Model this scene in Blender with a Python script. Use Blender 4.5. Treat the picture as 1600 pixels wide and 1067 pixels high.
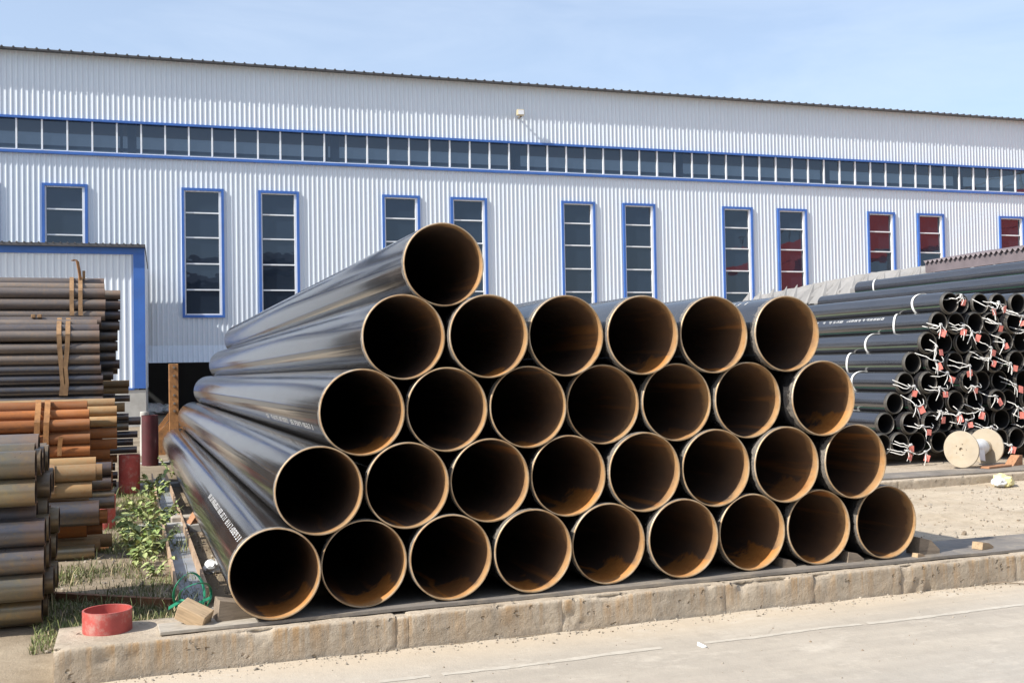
import bpy, bmesh, math, random
import numpy as np
from mathutils import Vector, Matrix, Euler
from mathutils import noise as mnoise

for o in list(bpy.data.objects):
    bpy.data.objects.remove(o, do_unlink=True)
scene = bpy.context.scene
COL = scene.collection
RND = random.Random(7)
PI = math.pi

# ------------------------------------------------------------------ camera
FPX = 1653.84                                   # focal length in pixels of the 1600 px wide photograph
CAM = Vector((-0.897, -7.293, 1.654))
def cam_axes(yaw, pitch, roll):
    F = Vector((math.sin(yaw), math.cos(yaw), 0)); R = Vector((math.cos(yaw), -math.sin(yaw), 0)); U = Vector((0, 0, 1))
    F, U = F*math.cos(pitch)+U*math.sin(pitch), U*math.cos(pitch)-F*math.sin(pitch)
    R, U = R*math.cos(roll)+U*math.sin(roll), U*math.cos(roll)-R*math.sin(roll)
    return R, U, F
CR, CU, CF = cam_axes(0.346156, 0.0235814, -0.0176271)
cd = bpy.data.cameras.new('camera'); cam = bpy.data.objects.new('camera', cd); COL.objects.link(cam)
cd.sensor_width = 36.0; cd.lens = 36.0*FPX/1600.0; cd.clip_start = 0.05; cd.clip_end = 3000
M3 = Matrix((CR, CU, -CF)).transposed()
cam.matrix_world = Matrix.Translation(CAM) @ M3.to_4x4()
scene.camera = cam
def ray(x, y): return CF + CR*((x-800)/FPX) + CU*((533.5-y)/FPX)
def on_z(x, y, z): d = ray(x, y); return CAM + d*((z-CAM.z)/d.z)
def on_y(x, y, Y): d = ray(x, y); return CAM + d*((Y-CAM.y)/d.y)
def on_x(x, y, X): d = ray(x, y); return CAM + d*((X-CAM.x)/d.x)

# ------------------------------------------------------------------ light
SUN_DIR = Vector((1.12, 0.25, -1.0)).normalized()       # the way the light travels
to_sun = -SUN_DIR
sun_el = math.asin(to_sun.z); sun_az = math.atan2(to_sun.x, to_sun.y)
world = bpy.data.worlds.new('World'); scene.world = world; world.use_nodes = True
wt = world.node_tree; wt.nodes.clear()
w_out = wt.nodes.new('ShaderNodeOutputWorld'); w_bg = wt.nodes.new('ShaderNodeBackground')
w_sky = wt.nodes.new('ShaderNodeTexSky'); w_sky.sky_type = 'NISHITA'; w_sky.sun_disc = False
w_sky.sun_elevation = sun_el; w_sky.sun_rotation = sun_az; w_sky.air_density = 1.0; w_sky.dust_density = 1.6; w_sky.ozone_density = 2.2
w_bg.inputs['Strength'].default_value = 0.13
w_tc = wt.nodes.new('ShaderNodeTexCoord'); w_map = wt.nodes.new('ShaderNodeMapping'); w_map.inputs['Scale'].default_value = (2.2, 2.2, 9.0)
w_n = wt.nodes.new('ShaderNodeTexNoise'); w_n.inputs['Scale'].default_value = 1.6; w_n.inputs['Detail'].default_value = 7; w_n.inputs['Roughness'].default_value = .6; w_n.inputs['Distortion'].default_value = .5
w_r = wt.nodes.new('ShaderNodeValToRGB'); w_r.color_ramp.elements[0].position = .44; w_r.color_ramp.elements[1].position = .80
w_r.color_ramp.elements[0].color = (.30, .30, .30, 1); w_r.color_ramp.elements[1].color = (.50, .50, .50, 1)
w_mix = wt.nodes.new('ShaderNodeMixRGB'); w_mix.inputs['Color2'].default_value = (4.7, 5.3, 6.2, 1)
wt.links.new(w_tc.outputs['Generated'], w_map.inputs['Vector']); wt.links.new(w_map.outputs[0], w_n.inputs['Vector'])
wt.links.new(w_n.outputs['Fac'], w_r.inputs[0]); wt.links.new(w_r.outputs[0], w_mix.inputs['Fac'])
wt.links.new(w_sky.outputs[0], w_mix.inputs['Color1']); wt.links.new(w_mix.outputs[0], w_bg.inputs['Color'])
wt.links.new(w_bg.outputs[0], w_out.inputs['Surface'])
sl = bpy.data.lights.new('sun', 'SUN'); sl.energy = 4.2; sl.angle = math.radians(.53); sl.color = (1.0, .945, .86)
sun = bpy.data.objects.new('sun', sl); COL.objects.link(sun); sun.rotation_euler = SUN_DIR.to_track_quat('-Z', 'Y').to_euler(); sun.location = (-20, -5, 20)
vs = scene.view_settings; vs.view_transform = 'Standard'; vs.look = 'None'; vs.gamma = 1; vs.use_curve_mapping = False; vs.exposure = 0.62

# ------------------------------------------------------------------ material helpers
class NT:
    def __init__(s, name):
        s.m = bpy.data.materials.new(name); s.m.use_nodes = True; s.t = s.m.node_tree; s.t.nodes.clear()
        s.out = s.n('OutputMaterial'); s.p = s.n('BsdfPrincipled'); s.l(s.p.outputs[0], s.out.inputs[0])
    def n(s, kind, **kw):
        nd = s.t.nodes.new('ShaderNode'+kind)
        for k, v in kw.items():
            if k in nd.inputs: nd.inputs[k].default_value = v
            else: setattr(nd, k, v)
        return nd
    def l(s, a, b): s.t.links.new(a, b)
    def obj(s): return s.n('TexCoord').outputs['Object']
    def pos(s): return s.n('NewGeometry').outputs['Position']
    def rand(s): return s.n('ObjectInfo').outputs['Random']
    def mapping(s, v, scale=(1,1,1), loc=(0,0,0)):
        m = s.n('Mapping'); m.inputs['Scale'].default_value = scale; m.inputs['Location'].default_value = loc; s.l(v, m.inputs['Vector']); return m.outputs[0]
    def noise(s, v, scale=5, detail=4, rough=.55, dist=0, w=None):
        nd = s.n('TexNoise'); 
        if w is not None:
            nd.noise_dimensions = '4D'; s.l(w, nd.inputs['W'])
        nd.inputs['Scale'].default_value = scale; nd.inputs['Detail'].default_value = detail; nd.inputs['Roughness'].default_value = rough; nd.inputs['Distortion'].default_value = dist
        s.l(v, nd.inputs['Vector']); return nd.outputs['Fac']
    def ramp(s, f, stops):
        r = s.n('ValToRGB'); e = r.color_ramp.elements
        while len(e) < len(stops): e.new(.5)
        for i, (p, c) in enumerate(stops):
            e[i].position = p; e[i].color = (c, c, c, 1) if isinstance(c, (int, float)) else (*c, 1)
        s.l(f, r.inputs[0]); return r.outputs[0]
    def mix(s, f, a, b, mode='MIX'):
        m = s.n('MixRGB'); m.blend_type = mode
        for i, v in zip((0, 1, 2), (f, a, b)):
            if hasattr(v, 'links') or hasattr(v, 'is_output'): s.l(v, m.inputs[i])
            elif isinstance(v, (int, float)): m.inputs[i].default_value = v if i == 0 else (v, v, v, 1)
            else: m.inputs[i].default_value = (*v, 1)
        return m.outputs[0]
    def math(s, op, a, b=None, clamp=False):
        m = s.n('Math'); m.operation = op; m.use_clamp = clamp
        for i, v in enumerate((a, b)):
            if v is None: continue
            if isinstance(v, (int, float)): m.inputs[i].default_value = v
            else: s.l(v, m.inputs[i])
        return m.outputs[0]
    def mrange(s, v, a, b, c=0, d=1):
        m = s.n('MapRange'); m.clamp = True; s.l(v, m.inputs[0])
        for i, x in enumerate((a, b, c, d)): m.inputs[i+1].default_value = x
        return m.outputs[0]
    def sep(s, v): nd = s.n('SeparateXYZ'); s.l(v, nd.inputs[0]); return nd.outputs
    def bump(s, h, strength=.3, dist=.01, prev=None):
        b = s.n('Bump'); b.inputs['Strength'].default_value = strength; b.inputs['Distance'].default_value = dist; s.l(h, b.inputs['Height'])
        if prev: s.l(prev, b.inputs['Normal'])
        s.l(b.outputs[0], s.p.inputs['Normal']); return b.outputs[0]
    def set(s, **kw):
        for k, v in kw.items():
            k = {'color': 'Base Color', 'rough': 'Roughness', 'metal': 'Metallic', 'spec': 'Specular IOR Level'}.get(k, k)
            i = s.p.inputs[k]
            if hasattr(v, 'is_output'): s.l(v, i)
            elif isinstance(v, tuple) and len(v) == 3: i.default_value = (*v, 1)
            else: i.default_value = v
        return s

def simple(name, c, rough=.6, var=.25, scale=6, metal=0, bump=0., bscale=60, spec=.5, dirt=None, dirt_amt=.5):
    t = NT(name); v = t.obj(); w = t.math('MULTIPLY', t.rand(), 40)
    f = t.noise(v, scale, 5, .6, w=w)
    dark = tuple(x*(1-var) for x in c); lite = tuple(min(1, x*(1+var)) for x in c)
    col = t.ramp(f, [(.3, dark), (.7, lite)])
    if dirt:
        g = t.noise(v, scale*1.7, 6, .7, w=t.math('ADD', w, 9)); col = t.mix(t.ramp(g, [(.5, 0), (.68, dirt_amt)]), col, dirt)
    t.set(color=col, rough=rough, metal=metal, spec=spec)
    if bump: t.bump(t.noise(v, bscale, 4, .6), bump, .006)
    return t.m

MAT = {}
# --- big pipes: black coating outside, rusty inside, tan bevelled rim
def m_coating():
    t = NT('black_pipe_coating'); v = t.obj(); x, y, z = t.sep(v); w = t.math('MULTIPLY', t.rand(), 50)
    st = t.noise(t.mapping(v, (5, .5, 5)), 2.2, 5, .6, w=w)
    fine = t.noise(t.mapping(v, (2, 14, 2)), 6, 4, .7, w=w)
    col = t.ramp(st, [(.3, (.016, .016, .018)), (.62, (.034, .033, .034)), (.8, (.06, .054, .048))])
    dust = t.math('MULTIPLY', t.ramp(fine, [(.45, 0), (.8, 1)]), t.ramp(t.noise(v, 1.3, 4, .6, w=w), [(.42, .03), (.64, .62)]))
    col = t.mix(dust, col, (.14, .125, .105))
    # coating cut back and scuffed at the mouth
    edge = t.math('ADD', y, t.math('MULTIPLY', t.math('SUBTRACT', t.noise(v, 9, 5, .7, w=w), .5), .22))
    m = t.mrange(edge, .065, .05)
    bare = t.ramp(t.noise(v, 60, 4, .7, w=w), [(.35, (.05, .045, .04)), (.6, (.17, .15, .125)), (.75, (.3, .26, .2))])
    col = t.mix(m, col, bare)
    r = t.mix(st, .065, .13); r = t.mix(t.math('MULTIPLY', dust, .5), r, .42); r = t.mix(m, r, .7)
    t.set(color=col, rough=r, spec=.75); t.p.inputs['IOR'].default_value = 1.75
    b = t.bump(t.noise(t.mapping(v, (3, .55, 3)), 1.5, 2, .5, w=w), .05, .03)
    t.bump(t.noise(v, 240, 3, .6), .012, .003, b)
    return t.m
MAT['coat'] = m_coating()
def m_inside():
    t = NT('rusty_pipe_inside'); v = t.obj(); x, y, z = t.sep(v); w = t.math('MULTIPLY', t.rand(), 77)
    big = t.noise(t.mapping(v, (3.2, .35, 3.2)), 1.2, 4, .6, w=w)
    streak = t.noise(t.mapping(v, (6, .30, 6)), 1.0, 4, .6, w=w)
    base = t.ramp(big, [(.3, (.062, .046, .038)), (.55, (.100, .068, .049)), (.75, (.16, .088, .048))])
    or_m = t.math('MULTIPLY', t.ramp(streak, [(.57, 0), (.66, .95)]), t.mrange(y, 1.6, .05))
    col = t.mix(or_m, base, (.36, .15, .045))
    nz = t.noise(v, 5, 5, .7, w=w)
    yy = t.math('ADD', y, t.math('MULTIPLY', t.math('SUBTRACT', nz, .5), .9))
    zz = t.math('ADD', z, t.math('MULTIPLY', t.math('SUBTRACT', t.noise(v, 8, 4, .6, w=w), .5), .12))
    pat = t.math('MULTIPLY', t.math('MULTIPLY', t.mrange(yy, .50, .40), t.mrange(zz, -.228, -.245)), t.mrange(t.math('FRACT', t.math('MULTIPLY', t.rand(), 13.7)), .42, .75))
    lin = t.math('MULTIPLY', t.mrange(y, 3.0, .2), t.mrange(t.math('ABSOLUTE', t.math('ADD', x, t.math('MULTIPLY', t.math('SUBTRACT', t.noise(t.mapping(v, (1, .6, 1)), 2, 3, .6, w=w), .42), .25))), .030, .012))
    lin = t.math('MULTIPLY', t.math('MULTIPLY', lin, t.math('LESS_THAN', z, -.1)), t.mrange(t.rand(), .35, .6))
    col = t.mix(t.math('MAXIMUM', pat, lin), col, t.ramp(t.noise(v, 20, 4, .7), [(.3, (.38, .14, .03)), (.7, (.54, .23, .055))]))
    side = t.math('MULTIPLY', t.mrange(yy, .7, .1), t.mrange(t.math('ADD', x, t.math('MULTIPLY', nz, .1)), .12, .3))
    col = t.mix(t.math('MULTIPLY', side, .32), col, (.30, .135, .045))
    jag = t.math('ADD', y, t.math('MULTIPLY', t.math('SUBTRACT', t.noise(v, 7, 5, .7, w=w), .5), .30))
    lip = t.math('MULTIPLY', t.mrange(jag, .12, .03), .8)
    col = t.mix(lip, col, t.ramp(t.noise(v, 14, 5, .7, w=w), [(.3, (.36, .18, .065)), (.7, (.55, .36, .18))]))
    t.set(color=col, rough=.72, spec=.3); t.bump(t.noise(v, 120, 4, .7), .25, .004); return t.m
MAT['inside'] = m_inside()
def m_rim():
    t = NT('bevelled_pipe_rim'); v = t.obj(); w = t.math('MULTIPLY', t.rand(), 31)
    c = t.ramp(t.noise(v, 7, 6, .7, w=w), [(.3, (.28, .15, .065)), (.5, (.44, .31, .18)), (.72, (.56, .47, .36))])
    t.set(color=c, rough=.5, spec=.5, metal=.25); t.bump(t.noise(v, 150, 3, .6), .2, .003); return t.m
MAT['rim'] = m_rim()
MAT['stencil'] = simple('white_stencil_paint', (.50, .50, .49), .7, .15, 40, dirt=(.06, .06, .06), dirt_amt=.95)

# --- coated line pipe stack
def m_coat2():
    t = NT('line_pipe_coating'); v = t.obj(); x, y, z = t.sep(v); w = t.math('MULTIPLY', t.rand(), 50)
    st = t.noise(t.mapping(v, (6, .6, 6)), 2.2, 4, .6, w=w)
    col = t.ramp(st, [(.3, (.014, .014, .017)), (.75, (.035, .034, .036))])
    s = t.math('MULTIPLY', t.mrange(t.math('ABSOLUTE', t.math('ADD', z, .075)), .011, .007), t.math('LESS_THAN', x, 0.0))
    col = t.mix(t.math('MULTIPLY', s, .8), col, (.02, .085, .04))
    t.set(color=col, rough=t.mix(st, .10, .22), spec=.8); t.p.inputs['IOR'].default_value = 1.9
    t.bump(t.noise(t.mapping(v, (4, .6, 4)), 2, 2, .5, w=w), .15, .02); return t.m
MAT['coat2'] = m_coat2()
MAT['inside2'] = simple('dark_pipe_bore', (.016, .015, .015), .6, .3, 5)
MAT['ring2'] = simple('bare_pipe_end', (.10, .095, .085), .42, .4, 12, metal=.4, dirt=(.22, .17, .12))
MAT['band_white'] = simple('white_tape', (.74, .74, .72), .6, .08, 12)
MAT['rope'] = simple('white_rope', (.72, .71, .68), .8, .12, 30)
MAT['tag'] = simple('red_tag', (.78, .24, .19), .5, .2, 18)

# --- left bundles
def m_pipe(name, c1, c2, c3, rough, spots, spec=.5, metal=0.):
    t = NT(name); v = t.obj(); x, y, z = t.sep(v); w = t.math('MULTIPLY', t.rand(), 60)
    a = t.noise(t.mapping(v, (.8, 5, 5)), 1.6, 5, .65, w=w); b = t.noise(v, 26, 5, .7, w=w)
    col = t.ramp(a, [(.28, c1), (.5, c2), (.74, c3)])
    col = t.mix(t.ramp(b, [(.48, 0), (.70, .6)]), col, spots)
    hue = t.mix(t.mrange(t.math('FRACT', t.math('MULTIPLY', t.rand(), 7.3)), 0, 1), (.55, .56, .62), (1.15, 1.05, .92)); col = t.mix(1.0, col, hue, 'MULTIPLY')
    endm = t.mrange(t.math('ADD', x, t.math('MULTIPLY', t.math('SUBTRACT', t.noise(v, 8, 4, .7, w=w), .5), .3)), -.16, -.06)
    col = t.mix(t.math('MULTIPLY', endm, .22), col, (.30, .14, .055))
    t.set(color=col, rough=t.mix(b, rough, min(1, rough+.22)), spec=spec, metal=metal); t.bump(b, .1, .004); return t.m
MAT['olive'] = m_pipe('varnished_olive_steel', (.15, .14, .11), (.22, .20, .145), (.32, .27, .165), .20, (.36, .26, .10), .8, .45)
MAT['dark'] = m_pipe('dark_mill_steel', (.10, .10, .112), (.15, .15, .16), (.22, .205, .19), .20, (.26, .19, .10), .6, .6)
MAT['grey'] = m_pipe('grey_mill_steel', (.14, .125, .12), (.19, .17, .16), (.27, .235, .20), .36, (.30, .21, .13), .5, .25)
MAT['rust'] = m_pipe('rusty_steel', (.17, .075, .04), (.34, .135, .05), (.42, .22, .12), .72, (.46, .17, .04), .3)
MAT['tan'] = m_pipe('tan_rusted_steel', (.24, .17, .09), (.34, .24, .13), (.42, .31, .19), .7, (.36, .17, .06), .3)
MAT['end_rust'] = simple('rusty_cut_face', (.20, .09, .04), .8, .4, 22)
MAT['bore'] = simple('dark_rusty_bore', (.030, .020, .014), .9, .4, 8)
MAT['strap'] = simple('rusty_steel_strap', (.29, .17, .08), .7, .35, 9, dirt=(.16, .08, .04))
MAT['rusty_iron'] = simple('rusty_iron', (.36, .17, .06), .8, .35, 7, bump=.3, bscale=45, dirt=(.13, .07, .04), dirt_amt=.7)
MAT['bolt'] = simple('dull_steel_bolt', (.22, .18, .14), .55, .4, 20, metal=.4)

# --- building
def m_clad(name, c):
    t = NT(name); v = t.pos()
    a = t.noise(t.mapping(v, (.25, .25, .12)), 1.1, 4, .6); b = t.noise(t.mapping(v, (7, 7, .25)), 1.2, 5, .65)
    col = t.mix(t.ramp(a, [(.35, 0), (.7, .35)]), c, tuple(x*.90 for x in c))
    col = t.mix(t.ramp(b, [(.52, 0), (.78, .30)]), col, (c[0]*.78, c[1]*.77, c[2]*.74))
    t.set(color=col, rough=.42, spec=.4); return t.m
MAT['clad'] = m_clad('white_blue_metal_cladding', (.61, .67, .735))
MAT['blue'] = simple('blue_painted_trim', (.045, .135, .43), .42, .12, 1.5, dirt=(.06, .12, .32), dirt_amt=.5)
MAT['white_frame'] = simple('white_aluminium_frame', (.76, .78, .80), .4, .06, 3)
MAT['roof_dark'] = simple('dark_roof_sheet', (.085, .085, .09), .6, .25, 2)
MAT['concrete_base'] = simple('pale_concrete_plinth', (.42, .41, .38), .9, .15, 2, bump=.3, dirt=(.3, .28, .25))
MAT['interior'] = simple('dim_interior_wall', (.10, .105, .11), .8, .2, .6)
MAT['column'] = simple('pale_interior_column', (.62, .64, .64), .6, .08, 2)
def m_glass():
    t = NT('dark_window_glass'); v = t.pos()
    t.set(color=(.018, .028, .046), rough=.015, spec=.5); t.p.inputs['IOR'].default_value = 1.82; t.p.inputs['Specular Tint'].default_value = (.74, .85, 1.0, 1)
    tr = t.n('BsdfTransparent'); tr.inputs[0].default_value = (.55, .62, .68, 1); mx = t.n('MixShader'); mx.inputs[0].default_value = .14
    t.bump(t.noise(v, 1.3, 2, .5),   .05, .05)
    t.l(t.p.outputs[0], mx.inputs[1]); t.l(tr.outputs[0], mx.inputs[2]); t.l(mx.outputs[0], t.out.inputs[0]); return t.m
MAT['glass'] = m_glass()
MAT['crane_red'] = simple('red_crane_paint', (.66, .075, .04), .5, .1, .3)
MAT['shed_grey'] = simple('weathered_grey_shed', (.20, .21, .21), .8, .2, .3)
MAT['lamp'] = simple('faded_yellow_housing', (.50, .43, .27), .5, .15, 6)

# --- ground
def m_road():
    t = NT('dusty_concrete_road'); v = t.pos(); x, y, z = t.sep(v)
    a = t.noise(t.mapping(v, (.35, .8, 1)), 1.0, 6, .62); b = t.noise(v, 7, 6, .7); c = t.noise(v, 90, 3, .6)
    col = t.ramp(a, [(.30, (.36, .325, .275)), (.5, (.435, .39, .325)), (.68, (.48, .435, .365))])
    grey = t.noise(t.mapping(v, (.22, .5, 1), (3, 1, 0)), 1.1, 4, .6)
    far = t.mrange(t.math('ADD', y, t.math('MULTIPLY', grey, 1.6)), -.9, -2.4)
    col = t.mix(t.math('MULTIPLY', far, .75), col, (.34, .335, .315))
    col = t.mix(t.ramp(b, [(.5, 0), (.75, .45)]), col, (.30, .265, .22))
    col = t.mix(t.ramp(c, [(.62, 0), (.8, .5)]), col, (.25, .225, .19))
    crack = t.n('TexVoronoi'); crack.feature = 'DISTANCE_TO_EDGE'; crack.inputs['Scale'].default_value = .55
    t.l(t.mix(.18, v, t.n('TexNoise', Scale=2.5).outputs['Color']), crack.inputs['Vector'])
    col = t.mix(t.math('MULTIPLY', t.mrange(crack.outputs['Distance'], .004, .001), t.ramp(t.noise(v, .8, 2), [(.6, 0), (.68, .3)])), col, (.18, .16, .13))
    col = t.mix(t.math('MULTIPLY', t.mrange(t.math('ADD', y, t.math('MULTIPLY', grey, .5)), -.45, -.05), .75), col, (.50, .42, .315))
    tyre = t.noise(t.mapping(v, (.10, 3.2, 1)), 1.4, 4, .6)
    col = t.mix(t.ramp(tyre, [(.46, 0), (.68, .5)]), col, (.33, .295, .25))
    spot = t.noise(t.mapping(v, (1.6, 3, 1)), 1.0, 5, .75)
    col = t.mix(t.ramp(spot, [(.54, 0), (.68, .6)]), col, (.55, .50, .42))
    t.set(color=col, rough=.92, spec=.25); b1 = t.bump(c, .35, .006); t.bump(b, .35, .02, b1); return t.m
MAT['road'] = m_road()
def m_yard():
    t = NT('sandy_yard_soil'); v = t.pos(); x, y, z = t.sep(v)
    a = t.noise(t.mapping(v, (.5, 1.1, 1)), 1.0, 6, .65); b = t.noise(v, 9, 6, .72); c = t.noise(v, 70, 4, .65)
    sand = t.ramp(a, [(.32, (.37, .30, .215)), (.5, (.475, .40, .30)), (.7, (.54, .465, .36))])
    soil = t.ramp(a, [(.3, (.15, .115, .080)), (.52, (.25, .20, .14)), (.72, (.36, .30, .22))])
    edge = t.math('ADD', x, t.math('MULTIPLY', t.noise(v, 1.6, 4), 1.2))
    m = t.math('MULTIPLY', t.mrange(edge, 5.2, 4.2), t.mrange(edge, -1.6, -.9))
    col = t.mix(m, sand, soil)
    col = t.mix(t.ramp(b, [(.48, 0), (.72, .5)]), col, (.22, .175, .12))
    col = t.mix(t.ramp(c, [(.6, 0), (.78, .55)]), col, (.52, .47, .40))
    t.set(color=col, rough=.95, spec=.2); b1 = t.bump(c, .6, .008); t.bump(b, .5, .03, b1); return t.m
MAT['yard'] = m_yard()
def m_kerb():
    t = NT('stained_kerb_concrete'); v = t.pos(); x, y, z = t.sep(v)
    a = t.noise(v, 1.6, 6, .65); b = t.noise(v, 22, 6, .7); c = t.noise(v, 120, 3, .6)
    st = t.noise(t.mapping(v, (8.5, 1, .22)), 1.5, 5, .7)
    col = t.ramp(a, [(.3, (.33, .27, .20)), (.5, (.43, .36, .275)), (.7, (.51, .44, .345))])
    zf = t.mrange(z, -.27, -.06); front = t.mrange(y, -.165, -.178)
    col = t.mix(t.math('MULTIPLY', t.math('MULTIPLY', t.ramp(st, [(.46, 0), (.60, .75)]), zf), front), col, (.42, .25, .105))
    st2 = t.noise(t.mapping(v, (3, 1, .5), (7, 0, 0)), 1.3, 5, .7)
    col = t.mix(t.math('MULTIPLY', t.ramp(st2, [(.5, 0), (.7, .6)]), front), col, (.29, .265, .225))
    pit = t.n('TexVoronoi'); pit.inputs['Scale'].default_value = 13; t.l(t.mix(.06, v, t.n('TexNoise', Scale=9).outputs['Color']), pit.inputs['Vector'])
    pm = t.math('MULTIPLY', t.mrange(pit.outputs['Distance'], .20, .08), t.ramp(t.noise(v, 4, 2), [(.46, 0), (.54, 1)]))
    col = t.mix(t.math('MULTIPLY', pm, .4), col, (.2, .165, .12))
    col = t.mix(t.ramp(b, [(.5, 0), (.72, .55)]), col, (.22, .18, .13))
    col = t.mix(t.ramp(t.noise(v, 45, 4, .7), [(.58, 0), (.75, .5)]), col, (.54, .49, .41))
    t.set(color=col, rough=.93, spec=.25)
    h = t.math('SUBTRACT', t.math('ADD', t.math('MULTIPLY', b, .5), t.math('MULTIPLY', c, .15)), t.math('MULTIPLY', pm, .9)); t.bump(h, .9, .025); return t.m
MAT['kerb'] = m_kerb()
MAT['plate'] = simple('worn_dark_steel_plate', (.20, .18, .158), .62, .25, 3, bump=.15, bscale=20, dirt=(.38, .32, .24), dirt_amt=.65)
def m_wood(name, c, grain=(2, 14, 14)):
    t = NT(name); v = t.obj(); w = t.math('MULTIPLY', t.rand(), 20)
    g = t.noise(t.mapping(v, grain), 3, 5, .6, 1.0, w=w); b = t.noise(v, 9, 4, .6, w=w)
    col = t.ramp(g, [(.3, tuple(x*.62 for x in c)), (.5, c), (.72, tuple(min(1, x*1.2) for x in c))])
    col = t.mix(t.ramp(b, [(.55, 0), (.75, .4)]), col, tuple(x*.5 for x in c))
    t.set(color=col, rough=.85, spec=.25); t.bump(g, .3, .006); return t.m
MAT['wood'] = m_wood('sawn_timber', (.44, .32, .20))
MAT['wood_dark'] = m_wood('weathered_timber', (.25, .20, .15))
MAT['board'] = m_wood('grey_weathered_board', (.40, .36, .30))
MAT['ply'] = simple('plywood', (.43, .37, .28), .8, .10, 5, dirt=(.40, .31, .2), dirt_amt=.5)
MAT['rust_wood'] = m_wood('reddish_timber', (.38, .20, .11))
MAT['red_paint'] = simple('scuffed_red_paint', (.43, .075, .062), .6, .25, 7, dirt=(.46, .32, .27), dirt_amt=.7)
MAT['shaded_red'] = simple('shaded_red_paint', (.075, .014, .018), .5, .25, 6, dirt=(.06, .03, .03))  # red post paint with the shade it stands in darkened into the colour
MAT['galv'] = simple('blue_grey_galvanised_steel', (.30, .33, .36), .5, .2, 4, metal=.3, dirt=(.28, .22, .16), dirt_amt=.5)
MAT['flange_rust'] = simple('tan_rusted_flange', (.42, .30, .20), .75, .3, 6, dirt=(.24, .13, .07))
MAT['leaf'] = simple('pale_green_leaf', (.36, .41, .16), .5, .35, 2.0)
MAT['leaf2'] = simple('deep_green_leaf', (.22, .30, .09), .5, .4, 2.0)
MAT['stem'] = simple('green_stem', (.26, .28, .10), .7, .25, 8)
MAT['grass'] = simple('dry_green_grass', (.17, .20, .07), .7, .55, 1.1)
MAT['straw'] = simple('dry_straw', (.46, .38, .22), .8, .3, 3)
MAT['green_strap'] = simple('green_plastic_strapping', (.03, .30, .16), .35, .2, 6)
MAT['plastic'] = simple('crumpled_white_plastic', (.72, .74, .74), .35, .15, 14)
MAT['plastic_y'] = simple('pale_yellow_plastic', (.72, .66, .34), .4, .15, 9)
MAT['tarp'] = simple('grey_tarpaulin', (.25, .245, .24), .85, .14, 1.5, dirt=(.19, .18, .175))
MAT['sheet'] = simple('mauve_brown_roof_sheet', (.15, .125, .135), .6, .2, 3)
MAT['stone'] = simple('pale_rubble', (.33, .29, .235), .9, .25, 9, bump=.4)
MAT['mark'] = simple('faded_white_road_paint', (.49, .452, .385), .92, .10, 7, dirt=(.42, .38, .315), dirt_amt=1.0)

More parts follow.
